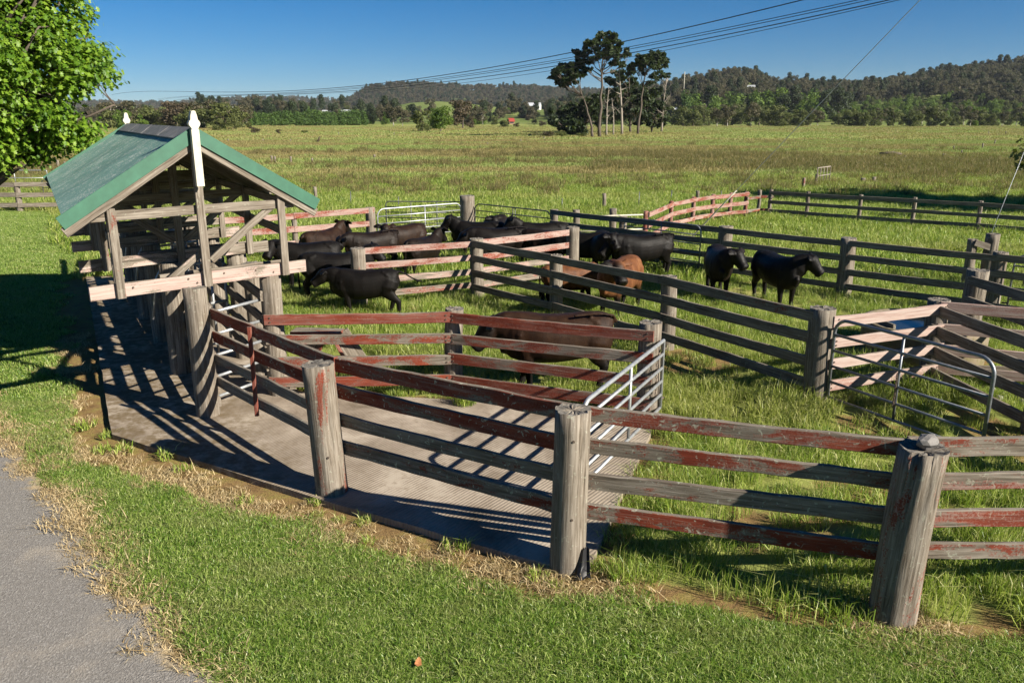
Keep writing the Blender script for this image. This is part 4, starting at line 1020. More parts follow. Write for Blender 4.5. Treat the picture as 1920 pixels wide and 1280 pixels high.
def jgrid(x0, x1, y0, y1, step, seed):
    r = np.random.default_rng(seed); X, Y = np.meshgrid(np.arange(x0, x1, step), np.arange(y0, y1, step)); P = np.stack([X.ravel(), Y.ravel()], 1)
    P = P + r.uniform(-.6, .6, P.shape) * step; return P[in_view(P)]
def bare(P):
    """where no turf grows: slab, worn soil, drive"""
    ds_ = seg_dist(P, SLAB, True); k = inside(P, SLAB) | ((ds_ < .42 + .50 * vnoise(P, 1.2, 9, 3)) & inside(P, LAWN) & (P[:, 1] < 23))
    k |= inside(P, DRIVE) & (seg_dist(P, DRIVE_EDGE) > .05 + .3 * vnoise(P, 1.5, 6, 2))
    k |= (seg_dist(P, [(.5, 6.85), (3.4, 6.0), (9, 5.8)]) < .10 + .30 * vnoise(P, 1.4, 12, 3)) & inside(P, LAWN)
    k |= ds_ < .10
    for (a, b) in POSTS_FRONT: k |= np.hypot(P[:, 0] - a, P[:, 1] - b) < .34
    return k
lawn_c = proto_collection('lawn_tufts', [blades(100 + i, 460, .42, .03, .075, .0062, 1.15, .7) for i in range(6)], M_LAWN)
P = np.concatenate([jgrid(-10, 12, 2.6, 12, .145, 1)]); P = P[inside(P, LAWN) & ~bare(P) & ~inside(P, DRIVE) & (seg_dist(P, DRIVE_EDGE) > .0 + .24 * vnoise(P, 1.5, 71, 2))]
scatter('lawn_grass', P, lawn_c, 'short mown green lawn in front of the fence', 'grass', .8, 1.25, seed=2, zs=.75 + .6 * vnoise(P, .8, 14, 2))
lawn_f = proto_collection('lawn_tufts_far', [blades(120 + i, 280, .6, .03, .07, .011, 1.1, .7) for i in range(4)], M_LAWN)
P = jgrid(-32, -3, 10, 38.5, .33, 3); P = P[inside(P, LAWN) & ~bare(P) & ~inside(P, DRIVE) & ~((P[:, 1] < 12) & (P[:, 0] > -10))]
scatter('lawn_grass', P, lawn_f, 'mown lawn running back beside the shed', 'grass', .8, 1.3, seed=4)
straw_c = proto_collection('straw_tufts', [blades(140 + i, 130, .34, .02, .06, .006, 1.8, .7) for i in range(5)], M_STRAW)
Q = jgrid(-9, 6, 3.5, 22, .11, 5); de = seg_dist(Q, DRIVE_EDGE); dsl = seg_dist(Q, SLAB, True); r5 = np.random.default_rng(6)
pr = np.clip(1 - de / .27, 0, 1) * .62 * (vnoise(Q, 1.1, 31, 2) + .25) + np.clip(1 - np.abs(dsl - .60) / .42, 0, 1) * .38 * (vnoise(Q, .9, 32, 2) > .42) * inside(Q, LAWN) * ~inside(Q, DRIVE)
for (a, b) in POSTS_FRONT[1:]: pr = np.maximum(pr, np.clip(1.2 - np.hypot(Q[:, 0] - a, Q[:, 1] - b + .15) / .55, 0, 1) * .45)
Q = Q[(r5.uniform(0, 1, len(Q)) < pr) & ~inside(Q, SLAB)]
Q = np.column_stack([Q, np.where(seg_dist(Q, DRIVE_EDGE) < .6, .022, .0)])
scatter('dry_straw', Q, straw_c, 'dry straw along the drive edge and the slab', 'straw', .7, 1.5, seed=7)
past_c = proto_collection('pasture_tufts', [blades(160 + i, 140, .55, .10, .27, .010, .95, .6) for i in range(6)] + [blades(180 + i, 80, .45, .16, .38, .008, .7) for i in range(3)], M_PAST)
P = np.concatenate([jgrid(-12, 16, 6, 22, .26, 8), ]); keep = ~inside(P, LAWN) & ~bare(P)
keep &= ~((vnoise(P, .55, 44, 3) > .66) & (RNG.uniform(0, 1, len(P)) < .75))
keep &= np.hypot(P[:, 0] - 7.75, P[:, 1] - 14.5) > 1.4
P = P[keep]; scatter('yard_grass', P, past_c, 'long sunlit grass growing inside the cattle yards', 'grass', .5, .95, seed=9, zs=.55 + .85 * vnoise(P, .5, 16, 2))
past_m = proto_collection('pasture_tufts_mid', [blades(200 + i, 120, 1.0, .14, .36, .019, .9) for i in range(6)], M_PAST)
P = jgrid(-40, 45, 22, 62, .52, 10); P = P[~inside(P, LAWN) & ~inside(P, SLAB)]
scatter('pasture_grass', P, past_m, 'long grass of the paddock behind the yards', 'grass', .7, 1.35, seed=11, zs=.6 + .8 * vnoise(P, .15, 17, 2))
past_f = proto_collection('pasture_tufts_far', [blades(220 + i, 150, 2.6, .14, .32, .035, 1.0) for i in range(5)], M_PASTFAR)
P = jgrid(-120, 120, 60, 165, 1.5, 12)
P3_ = np.column_stack([P, [ground_z(a, b) for a, b in P]]); scatter('pasture_grass', P3_, past_f, 'open pasture grass reaching back to the pine clump', 'grass', .7, 1.3, seed=13)
past_g = proto_collection('pasture_tufts_horizon', [blades(230 + i, 130, 6.5, .12, .32, .10, 1.0) for i in range(4)], M_PASTFAR)
P = jgrid(-330, 330, 160, 470, 4.6, 41)
scatter('pasture_grass', np.column_stack([P, [ground_z(a, b) for a, b in P]]), past_g, 'pale far pasture between the pine clump and the tree belts', 'grass', .7, 1.3, seed=42)
rush_c = proto_collection('rush_tufts', [blades(240 + i, 120, 1.1, .3, .75, .020, .8, .6) for i in range(5)], M_RUSH)
Q = jgrid(-120, 120, 44, 150, .95, 14); dd = np.hypot(Q[:, 0], Q[:, 1]); r6 = np.random.default_rng(15)
pr = np.exp(-((dd - 84) / 30.0) ** 2) * np.clip((vnoise(Q * np.array([.6, 1.3]), .05, 22, 3) - .40) * 7, 0, 1) * .95 + np.exp(-((dd - 50) / 5.0) ** 2) * .16 * (vnoise(Q, .1, 23, 2) > .45)
Q = Q[r6.uniform(0, 1, len(Q)) < pr]; Q3 = np.column_stack([Q, [ground_z(a, b) for a, b in Q]])
scatter('rush_tussocks', Q3, rush_c, 'brown green rush tussocks across the wet paddock', 'rushes', .6, 1.25, seed=16)
weed = proto_collection('weed_tufts', [blades(260 + i, 60, .3, .06, .16, .014, .9) for i in range(3)], M_PAST)
Q = jgrid(-8, 6, 5, 12, .16, 17); dq = seg_dist(Q, SLAB, True); r7 = np.random.default_rng(18)
Q = Q[(dq < .5) & ~inside(Q, SLAB) & (r7.uniform(0, 1, len(Q)) < .13 * (vnoise(Q, 1, 33, 2) > .4)) & ~inside(Q, DRIVE)]
scatter('weeds', Q, weed, 'small green weeds along the slab edge', 'weeds', .5, 1.1, seed=19)
# one tall tuft growing at the slab behind the front fence
tm_ = blades(300, 260, .36, .12, .34, .008, .6); tm_.materials.append(M_PAST); tf = link('grass_tuft', tm_); tp = G(872, 762); tf.location = (tp[0], tp[1], .05); tag(tf, 'tall bright grass tuft growing over the slab edge behind the front fence', 'grass tuft')

# ------------------------------------------------------------------ hills and far country
def sky_y(tab, px): return np.interp(px, [a for a, b in tab], [b for a, b in tab])
class Hill:
    """a ridge seen between px0 and px1 whose crest stands at forward distance D; foot at D0"""
    def __init__(s, tab, D0, D, D1, tree_h, seed, rough=2.0): s.tab, s.D0, s.D, s.D1, s.th, s.seed, s.rough = tab, D0, D, D1, tree_h, seed, rough
    def z(s, X, Y):
        X = np.asarray(X, float); Y = np.asarray(Y, float); px = 960 + FPX * X / (Y * _c)
        yt = sky_y(s.tab, px); zc = CAM_H + (222 - yt) / FPX * s.D * (1.04) - s.th
        zc = np.maximum(zc, 0)
        t = np.where(Y < s.D, (Y - s.D0) / (s.D - s.D0), (s.D1 - Y) / (s.D1 - s.D)); t = np.clip(t, 0, 1); k = np.where(Y < s.D, t * (.45 + .55 * t * (2 - t)), t * t * (3 - 2 * t))
        nz_ = (vnoise(np.stack([X.ravel(), Y.ravel()], 1), 1 / 90.0, s.seed, 3).reshape(X.shape) - .5) * s.rough * np.clip(zc / 10, 0, 1) * np.clip(t * 3, 0, 1)
        return zc * k + nz_ - .6 * (1 - np.clip(t * 20, 0, 1))
    def mesh(s, name, mat, px0, px1, nx_=90, ny_=26):
        px = np.linspace(px0, px1, nx_); Yv = np.concatenate([np.linspace(s.D0, s.D, ny_), np.linspace(s.D, s.D1, 8)[1:]])
        PX, YV = np.meshgrid(px, Yv); X = (PX - 960) / FPX * YV * _c; Z = s.z(X, YV)
        n_ = nx_; V = np.stack([X.ravel(), YV.ravel(), Z.ravel()], 1); i = (np.arange(len(Yv) - 1)[:, None] * n_ + np.arange(n_ - 1)[None]).ravel()
        o = link(name, me_from(name, V, np.stack([i, i + 1, i + n_ + 1, i + n_], 1), True), mat); tag(o, kind='structure'); return o
def hill_material():
    m, n, b = material('hill_pasture'); geo = n.new('ShaderNodeNewGeometry'); v = geo.outputs['Position']
    f = n.noise(v, .012, 5, .6); g = n.noise(v, .15, 4, .7)
    col = n.ramp(n.math('ADD', n.math('MULTIPLY', f, .6), n.math('MULTIPLY', g, .4)), [(.3, (.075, .105, .028)), (.5, (.125, .165, .042)), (.7, (.20, .21, .075))])
    n.l.new(col, b.inputs['Base Color']); b.inputs['Roughness'].default_value = .95; b.inputs['Specular IOR Level'].default_value = .1; return m
M_HILL = hill_material()
HA = Hill([(-250, 196), (0, 192), (200, 191), (300, 193), (340, 192), (385, 188), (430, 186), (470, 184), (500, 183), (560, 184), (600, 187), (640, 188), (700, 190), (800, 196), (900, 205)], 2400, 3600, 4600, 21, 51, 6)
HB = Hill([(520, 215), (600, 200), (650, 187), (672, 177), (695, 167), (725, 161), (760, 160), (790, 161), (830, 163), (870, 166), (930, 165), (1000, 167), (1060, 170), (1150, 172), (1250, 176), (1350, 186), (1450, 200)], 1700, 2500, 3300, 17, 52, 6)
HC = Hill([(960, 210), (1030, 190), (1100, 176), (1180, 166), (1240, 155), (1290, 144), (1330, 133), (1365, 131), (1395, 131), (1425, 142), (1450, 148), (1480, 147), (1530, 152), (1600, 150), (1660, 145), (1720, 137), (1790, 126), (1850, 119), (1920, 113), (2050, 103), (2300, 95)], 560, 1150, 1700, 21, 53, 3)
HD = Hill([(150, 225), (250, 216), (380, 208), (470, 206), (560, 210), (640, 209), (720, 205), (770, 197), (820, 194), (870, 197), (940, 204), (1000, 207), (1060, 207), (1150, 212), (1250, 222)], 620, 950, 1350, 0, 54, 1.5)
HA.mesh('hill', M_HILL, -250, 900, 80, 20); HB.mesh('hill', M_HILL, 520, 1450, 80, 20); HC.mesh('hill', M_HILL, 960, 2300, 100, 26); HD.mesh('hill', M_HILL, 150, 1250, 90, 16)

# ------------------------------------------------------------------ trees
def leaf_cards(seed, blobs, n, size, flat=.0, outward=.6, asp=1.6, shell=.55):
    """n small folded leaves/leaf sprays spread through the outer part of ellipsoid clumps"""
    r = np.random.default_rng(seed); B = np.array(blobs, float); vol = (B[:, 3] * B[:, 4] * B[:, 5]) ** .66; k = r.choice(len(B), n, p=vol / vol.sum())
    d = r.normal(size=(n, 3)); d /= np.linalg.norm(d, axis=1)[:, None]; rr = shell + (1 - shell) * r.uniform(0, 1, n) ** .6; rr *= r.uniform(.85, 1.12, n)
    C = B[k, :3] + d * B[k, 3:6] * rr[:, None]
    nrm = d * outward + r.normal(size=(n, 3)) * (1 - outward) + np.array([0, 0, flat]); nrm /= np.linalg.norm(nrm, axis=1)[:, None] + 1e-9
    t = np.cross(nrm, r.normal(size=(n, 3))); t /= np.linalg.norm(t, axis=1)[:, None] + 1e-9; bt = np.cross(nrm, t)
    s_ = size * r.uniform(.6, 1.4, n)[:, None]
    V = np.zeros((n, 4, 3)); V[:, 0] = C - t * s_ * asp / 2; V[:, 1] = C + bt * s_ / 2 + nrm * s_ * .15; V[:, 2] = C + t * s_ * asp / 2; V[:, 3] = C - bt * s_ / 2 + nrm * s_ * .15
    b = np.arange(n)[:, None] * 4; F = np.concatenate([b + np.array([[0, 1, 2]]), b + np.array([[0, 2, 3]])])
    return V.reshape(-1, 3), F
def join_tubes(paths, n=6):
    V = []; F = []
    for (p, r) in paths:
        m = tube_mesh(p, r, n); o = len(V); V += [v.co.copy() for v in m.vertices]; F += [tuple(i + o for i in q.vertices) for q in m.polygons]; bpy.data.meshes.remove(m)
    return V, F
def limb(rn, a, d, L, r0, r1, n=5, bend=.25, up=.15):
    p = Vector(a); d = Vector(d).normalized(); P = [p.copy()]; R = [r0]
    for k in range(n):
        d = (d + Vector((rn.uniform(-bend, bend), rn.uniform(-bend, bend), rn.uniform(-bend, bend) + up))).normalized(); p = p + d * L / n; P.append(p.copy()); R.append(r0 + (r1 - r0) * (k + 1) / n)
    return P, R
TREE = {}
def make_tree(kind, key, H, build):
    TREE[key] = build
def tree_proto(key, seed, H, blobs, n, size, leafmat, barkmat, trunk_r=.03, trunk_top=.75, nl=7, lo=.25, **k):
    """unit built at real size; blobs in fractions of H"""
    rn = random.Random(seed); B = [(x * H, y * H, z * H, a * H, b * H, c * H) for (x, y, z, a, b, c) in blobs]
    V, F = leaf_cards(seed, B, n, size * H, **k); cm = me_from('crown', V, F); cm.materials.append(leafmat)
    paths = [limb(rn, (0, 0, -.3), (rn.uniform(-.05, .05), rn.uniform(-.05, .05), 1), H * trunk_top, trunk_r * H, trunk_r * H * .3, 7, .05, .1)]
    tp = paths[0][0]
    for j in range(nl):
        q = tp[rn.randint(2, len(tp) - 2)]; b = B[j % len(B)]; tgt = Vector(b[:3]) - q
        if tgt.length < .1: continue
        paths.append(limb(rn, q, tgt, tgt.length, trunk_r * H * .4, trunk_r * H * .08, 5, .12, .0))
    V, F = join_tubes(paths); tm = me_from('trunk', V, F, True); tm.materials.append(barkmat)
    TREE[key] = (H, cm, tm)
def rb(seed, n, spread, zlo, zhi, r0, r1, cone=False, flat=.75):
    rn = random.Random(seed); out = []
    for i in range(n):
        z = rn.uniform(zlo, zhi); q = spread * (1 - .55 * (z - zlo) / max(zhi - zlo, .01)) if cone else spread; a = rn.uniform(0, 6.28); e = q * math.sqrt(rn.uniform(0, 1)); r_ = rn.uniform(r0, r1)
        out.append((e * math.cos(a), e * math.sin(a), z, r_, r_, r_ * flat))
    return out
for i in range(3):
    tree_proto(f'gum{i}', 400 + i, 14, rb(400 + i, 16, .26, .26, .92, .08, .16), 2000, .034, M_EUC, M_PALEBARK, .022, .8, 9)
    tree_proto(f'wattle{i}', 420 + i, 10, rb(420 + i, 18, .32, .06, .82, .11, .20), 2200, .040, M_OLIVE, M_BARK, .022, .6, 6)
    tree_proto(f'leafy{i}', 440 + i, 11, rb(440 + i, 17, .30, .08, .84, .11, .20, flat=.9), 2200, .040, M_FRESH, M_BARK, .025, .6, 6)
    tree_proto(f'dark{i}', 460 + i, 16, rb(460 + i, 14, .20, .22, .93, .09, .18, True, .9), 1600, .034, M_DARKPINE, M_BARK, .022, .85, 6)
for i in range(2):
    tree_proto(f'hedge{i}', 480 + i, 8, rb(480 + i, 12, .16, .08, .88, .12, .2, True, 1.2), 1200, .045, M_HEDGE, M_BARK, .02, .6, 3)
    tree_proto(f'bronze{i}', 490 + i, 10, rb(490 + i, 18, .28, .07, .85, .11, .19), 2300, .034, M_BROWNLEAF, M_BARK, .028, .65, 7)
    tree_proto(f'shrub{i}', 500 + i, 4, rb(500 + i, 8, .30, .22, .70, .18, .3, False, .9), 900, .06, M_BROWNLEAF if i else M_OLIVE, M_BARK, .02, .5, 4)
def tree(key, x, y, h, label, group, name='tree', wide=1.0, z=None, rz=None):
    H, cm, tm = TREE[key]; o = empty(name, (x, y, ground_z(x, y) - .05 if z is None else z), random.uniform(0, 6.28) if rz is None else rz); s_ = h / H
    tag(o, label, 'tree', group)
    c = link('crown', cm, None, o); t = link('trunk', tm, None, o); c.scale = t.scale = (s_ * wide, s_ * wide, s_); return o
def px_tree(key, px, py, ytop, label, group, wide=1.0, name='tree', D=None, hz_=None):
    if D is None: p = G(px, py); X, Y = p[0], p[1]; z = None
    else: X = (px - 960) / FPX * D * _c; Y = D; z = hz_.z(np.array([X]), np.array([Y]))[0] - .1 if hz_ else None
    h = (py - ytop) / FPX * (Y * _c + CAM_H * _s) * 1.03
    return tree(key, X, Y, h, label, group, name, wide, z)
rt = random.Random(77)
_u = 'first second third fourth fifth sixth seventh eighth ninth tenth eleventh twelfth thirteenth fourteenth fifteenth sixteenth seventeenth eighteenth nineteenth'.split(); ORD = list(_u)
for _t, _n in (('twenty', 'twentieth'), ('thirty', 'thirtieth'), ('forty', 'fortieth'), ('fifty', 'fiftieth'), ('sixty', 'sixtieth')): ORD += [_n] + [f'{_t}-{q_}' for q_ in _u[:9]]
# left belt of scrubby gums and wattles
lb = 'scrubby belt of trees beyond the left paddock'
for k in range(26):
    px = 205 + k * 10.5 + rt.uniform(-5, 5); key = rt.choice(['gum0', 'gum1', 'gum2', 'wattle0', 'wattle1', 'wattle2', 'bronze0'])
    px_tree(key, px, rt.uniform(237, 242), rt.uniform(190, 206), 'scrubby olive brown tree in the belt behind the shed roof, ' + ORD[k] + ' from the left', lb, rt.uniform(1.2, 1.6))
for px, yt, kk in ((232, 206, 'leafy0'), (268, 212, 'leafy1'), (410, 212, 'wattle1'), (438, 216, 'wattle2'), (467, 226, 'shrub0')):
    px_tree(kk, px, 245, yt, f'green bushy tree in front of the scrub belt, {"nearest the shed ridge" if px < 250 else "just right of the first" if px < 300 else "near its right end" if px < 420 else "low at its right end" if px < 450 else "lowest at its far right tip"}', lb)
px_tree('bronze1', 479, 250, 234, 'round dark shrub alone at the end of the scrub belt', 'low dark shrubs in the pasture', 1.6, 'shrub')
px_tree('bronze0', 522, 252, 243, 'small dark shrub alone in the left pasture', 'low dark shrubs in the pasture', 2.0, 'shrub')
px_tree('shrub0', 572, 251, 244, 'low green bush beside the small dark shrub', 'low dark shrubs in the pasture', 2.4, 'shrub')
# clipped hedge row of conifers
for k in range(30):
    px = 462 + k * 7.6 + rt.uniform(-1.5, 1.5); px_tree(rt.choice(['hedge0', 'hedge1']), px, 236.5 - k * .05, 212 - k * .12 + rt.uniform(-2.5, 2.5), ORD[k] + ' green conifer from the left in the straight hedge row', 'conifers of the hedge row', 1.5)
# middle distance trees
md = 'trees of the middle distance'
for px, pb, yt, kk, wd, lab in ((738, 237, 199, 'gum1', 1.2, 'grey open gum left of the bushy green trees'), (755, 237, 203, 'gum2', 1.1, 'smaller grey gum beside the open gum'), (792, 246, 205, 'wattle0', 1.2, 'dark olive tree at the left of the bushy clump'), (826, 248, 201, 'leafy2', 1.25, 'bright bushy tree in the middle of the clump'), (868, 242, 187, 'bronze0', 1.15, 'tall dark bronze tree right of the bushy clump'),
        (905, 234, 207, 'gum0', 1.1, 'thin bare-looking tree left of the red barn'), (946, 239, 220, 'wattle1', 1.3, 'round blue green bush before the red barn'), (968, 239, 229, 'bronze1', 1.6, 'small round dark bush right of the red barn'), (1017, 237, 225, 'bronze1', 1.6, 'round black bush left of the pine clump'), (1003, 234, 222, 'wattle2', 1.3, 'thin pale bush left of the round black one'),
        (818, 243, 204, 'leafy0', 1.1, 'pale green tree tucked behind the bushy one'), (880, 240, 214, 'bronze1', 1.1, 'low bronze tree at the right foot of the tall one')):
    px_tree(kk, px, pb, yt, lab, md, wd)
# right belt, two ranks
rbg = 'tree belt along the far side of the right pasture'
for k in range(59):
    px = 1268 + (k + (3 if k > 24 else 0)) * 11 + rt.uniform(-5, 5)
    key = rt.choice(['wattle0', 'wattle1', 'wattle2', 'gum1', 'wattle0']); px_tree(key, px, rt.uniform(234, 238), rt.uniform(198, 214) - (6 if px < 1500 else 0), ORD[k] + ' olive tree from the left in the front row of the right belt', rbg, rt.uniform(1.0, 1.3))
for k in range(34):
    px = 1285 + k * 9 + rt.uniform(-4, 4); key = rt.choice(['dark0', 'dark1', 'hedge0', 'leafy1', 'dark2'])
    px_tree(key, px, rt.uniform(231.5, 233.5), rt.uniform(168, 186), ORD[k] + ' tall dark tree from the left in the second row before the belt gap', rbg, rt.uniform(.95, 1.2))
for px, yt in ((1415, 172), (1440, 168), (1340, 182), (1376, 178), (1505, 188)):
    px_tree('leafy0' if px % 2 else 'leafy2', px, 233, yt, {1415: 'fresh green tree standing out of the dark second row', 1440: 'tallest fresh green tree of the dark second row', 1340: 'leftmost fresh green tree of the dark second row', 1376: 'rounded green tree among the dark second row', 1505: 'lone pale green tree near the belt gap'}[px], rbg, 1.1)
px_tree('leafy1', 1822, 237, 219, 'bright green low bush in front of the right belt', rbg, 1.5); px_tree('wattle1', 1712, 238, 205, 'spreading tree with leaning trunk in front of the right belt', rbg, 1.3)

# woods too far to count
def site(px, py, D, hill):
    """distance at which the slope of the hill is seen at (px, py); D itself on flat land"""
    if hill is None: return D
    Ds = np.linspace(hill.D0 + 10, hill.D, 200); c = [at(px, py, d) for d in Ds]; dz = np.array([abs(float(hill.z(np.array([q[0]]), np.array([q[1]]))[0]) - q[2]) for q in c]); return float(Ds[int(np.argmin(dz))])
CLEAR = [(px, site(px, py, 0, hl), w_) for px, py, hl, w_ in ((1001, 206, HD, 24), (1047, 204, HD, 12), (618, 215, HD, 22), (653, 215, HD, 24), (424, 209, HD, 10), (442, 209, HD, 16), (1448, 163, HC, 13), (1405, 168, HC, 14), (1266, 212, HC, 10))]
def wood(name, hill, protos, px0, px1, D0, D1, n, label, seed, clear=.0, smin=.7, smax=1.25, mask=None, wide=1.0):
    r = np.random.default_rng(seed); px = r.uniform(px0, px1, n); Y = np.sqrt(r.uniform(D0 ** 2, D1 ** 2, n)); X = (px - 960) / FPX * Y * _c; P = np.stack([X, Y], 1)
    k = vnoise(P, 1 / 130.0, seed, 3) > clear
    if mask is not None: k &= mask(px, Y)
    for cp_, cd_, cw_ in CLEAR: k &= ~((np.abs(px - cp_) < cw_) & (Y > cd_ - 170) & (Y < cd_ + 12))
    P = P[k]; z = hill.z(P[:, 0], P[:, 1]) - .3 if hill else np.zeros(len(P)); ms = []
    c = bpy.data.collections.new(name + '_protos')
    for i, key in enumerate(protos):
        H, cm, tm = TREE[key]; o = bpy.data.objects.new(f'{name}_{i}', cm); c.objects.link(o)
    scatter(name, np.column_stack([P, z]), c, label, 'wood', smin, smax, seed=seed, tilt=.03)
GUMS = ['gum0', 'gum1', 'gum2', 'dark1', 'gum0', 'bronze0']
wood('hill_wood', HC, GUMS, 980, 2250, 700, 1350, 6000, 'gum forest covering the right-hand hill', 61, .30, .55, 1.25, lambda px, Y: (Y > 850) | (px < 1300) | (np.abs(px - 1640) > 150))
wood('hill_wood', HC, ['wattle0', 'leafy0', 'wattle2', 'leafy2'], 1250, 2150, 600, 850, 650, 'scattered green trees on the lower slope of the right hill', 62, .45, .6, 1.0)
wood('far_wood', HB, GUMS, 540, 1420, 1850, 2560, 5200, 'dark forest on the rounded middle hill', 63, .12, .9, 1.4)
wood('far_wood', HA, GUMS, -240, 880, 2500, 3650, 5200, 'blue forest on the low far ridge at the left', 64, .15, 1.0, 1.7)
wood('far_wood', HD, GUMS + ['dark0', 'wattle1', 'leafy1'], 160, 1240, 650, 1250, 1500, 'broken woodland below the middle hill', 65, .47, .6, 1.15, lambda px, Y: ~((np.abs(px - 800) < 70) & (Y > 700)) & ~((np.abs(px - 1000) < 28) & (Y < 960)) & ~((np.abs(px - 655) < 60) & (Y < 900)) & ~((np.abs(px - 415) < 30) & (Y < 960)))
wood('far_wood', None, ['dark0', 'gum1', 'wattle1', 'leafy1', 'dark2'], 480, 1280, 560, 640, 210, 'trees at the foot of the green rise', 66, .35, .5, .95, lambda px, Y: ~((np.abs(px - 958) < 24)) & ~(np.abs(px - 1000) < 30) & ~(np.abs(px - 800) < 60))

# ------------------------------------------------------------------ the pine clump and its dead trees
def pine(label, px, pb, ytop, spread, seed, dead=False, clumps=9, low=.45, lean=0.0, dens=1.0, umbrella=.35, name='pine_tree', side=0.0):
    p = G(px, pb); D = p[1] * _c; h = (pb - ytop) / FPX * D * 1.03; rn = random.Random(seed)
    o = empty(name, (p[0], p[1], ground_z(p[0], p[1]) - .2)); tag(o, label, 'tree', 'old pines standing together in the pasture')
    tr0 = h * .017 + .08; main = limb(rn, (0, 0, 0), (lean, rn.uniform(-.05, .05), 1), h * (.88 if not dead else .97), tr0, tr0 * .25, 9, .05, .12); paths = [main]; tp = main[0]; B = []
    n_l = clumps + (6 if dead else 3)
    for j in range(n_l):
        f = low + (1 - low) * (j + rn.uniform(0, .8)) / n_l; q = tp[min(len(tp) - 1, int(f * (len(tp) - 1)))].lerp(tp[min(len(tp) - 1, int(f * (len(tp) - 1)) + 1)], rn.random())
        a = rn.uniform(0, 6.28); L = h * spread * rn.uniform(.55, 1.1) * (1 - umbrella * (f - low) / (1 - low)); dr_ = Vector((math.cos(a) + side, math.sin(a), rn.uniform(.15, .7)))
        lp = limb(rn, q, dr_, L, tr0 * .38, tr0 * .06, 6, .16, .09); paths.append(lp)
        for s_ in range(3 if not dead else 5):
            qq = lp[0][rn.randint(2, 6)]; sub = limb(rn, qq, dr_ + Vector((rn.uniform(-1, 1), rn.uniform(-1, 1), rn.uniform(-.3, .9))), L * rn.uniform(.25, .5), tr0 * .12, tr0 * .03, 4, .25, .05); paths.append(sub)
            if not dead and rn.random() < .8: e = sub[0][-1]; B.append((e.x, e.y, e.z, L * rn.uniform(.20, .36), L * rn.uniform(.20, .36), L * rn.uniform(.09, .18)))
        if not dead: e = lp[0][-1]; B.append((e.x, e.y, e.z, L * rn.uniform(.30, .48), L * rn.uniform(.30, .48), L * rn.uniform(.13, .24)))
    if not dead:
        e = tp[-1]; B += [(e.x + rn.uniform(-1, 1) * h * .05, e.y + rn.uniform(-1, 1) * h * .05, e.z + rn.uniform(-.02, .06) * h, h * .09, h * .09, h * .045) for _ in range(4)]
    V, F = join_tubes(paths, 6); t = mobj('trunk', V, F, M_DEADWOOD if dead else M_BARK, o, True)
    if not dead:
        V, F = leaf_cards(seed, B, int(9000 * dens), .52, flat=.6, outward=.3, asp=2.0, shell=.15); mobj('crown', V, F, M_DARKPINE, o)
    return o
def pine_of(label, px, pb, trunk_top, clumps, seed, dens=26, tr0=.42, low=.35):
    """pine whose limbs end in the foliage pads listed as (px, py, radius px) at the tree's own distance"""
    p = G(px, pb); D = p[1]; k = D * _c / FPX * 1.03; rn = random.Random(seed); o = empty('pine_tree', (p[0], p[1], ground_z(p[0], p[1]) - .2)); tag(o, label, 'tree', 'old pines standing together in the pasture')
    T = lambda x, y: Vector(((x - px) * k, 0, (pb - y) * k)); tt = T(*trunk_top); paths = []
    P_ = [Vector((tt.x * (i / 9) ** 1.3 + rn.uniform(-.2, .2), rn.uniform(-.2, .2), tt.z * i / 9)) for i in range(10)]; P_[0] = Vector((0, 0, -.3)); paths.append((P_, [tr0 * (1 - .75 * i / 9) for i in range(10)])); B = []
    for (x, y, r_) in clumps:
        e = T(x, y) + Vector((0, rn.uniform(-1, 1) * r_ * k * 1.6, 0)); R_ = r_ * k * 1.25; f = max(.12, min(.93, (e.z - R_ * rn.uniform(1.2, 3)) / tt.z)); q = P_[min(9, int(f * 9))].lerp(P_[min(9, int(f * 9) + 1)], f * 9 - int(f * 9))
        mid = q.lerp(e, .55) + Vector((rn.uniform(-.6, .6), rn.uniform(-.6, .6), -.10 * (e - q).length)); paths.append(([q, q.lerp(mid, .5), mid, mid.lerp(e, .5) + Vector((0, 0, .2)), e], [tr0 * .34, tr0 * .27, tr0 * .2, tr0 * .13, .05]))
        for _ in range(13):
            a = rn.uniform(0, 6.28); d = Vector((math.cos(a) * rn.uniform(.3, 1), math.sin(a) * rn.uniform(.3, 1), rn.uniform(-.35, .55))) * R_; c = e + d; B.append((c.x, c.y, c.z, R_ * rn.uniform(.18, .34), R_ * rn.uniform(.18, .34), R_ * rn.uniform(.10, .19)))
            m_ = e.lerp(mid, rn.uniform(0, .7)); paths.append(([m_, m_.lerp(c, .5) + Vector((0, 0, .15)), c], [.09, .07, .035]))
    V, F = join_tubes(paths, 6); mobj('trunk', V, F, M_BARK, o, True)
    V, F = leaf_cards(seed, B, int(len(B) * dens * 1.5), .60, flat=.7, outward=.3, asp=2.0, shell=.1); mobj('crown', V, F, M_DARKPINE, o)
pine_of('tallest pine with an open rounded crown high above the clump', 1124, 256, (1126, 95), [(1125, 88, 17), (1103, 97, 14), (1146, 97, 14), (1090, 112, 12), (1160, 112, 12), (1128, 106, 17), (1108, 122, 11), (1150, 126, 9), (1085, 126, 9), (1140, 116, 12), (1098, 138, 7), (1163, 130, 7)], 701, 22, .5)
pine_of('pine leaning out left with a lone dark crown over the pasture', 1112, 256, (1088, 178), [(1058, 137, 13), (1076, 131, 11), (1043, 153, 12), (1063, 156, 13), (1086, 146, 8), (1044, 142, 8), (1072, 145, 12), (1054, 165, 8)], 702, 24, .4)
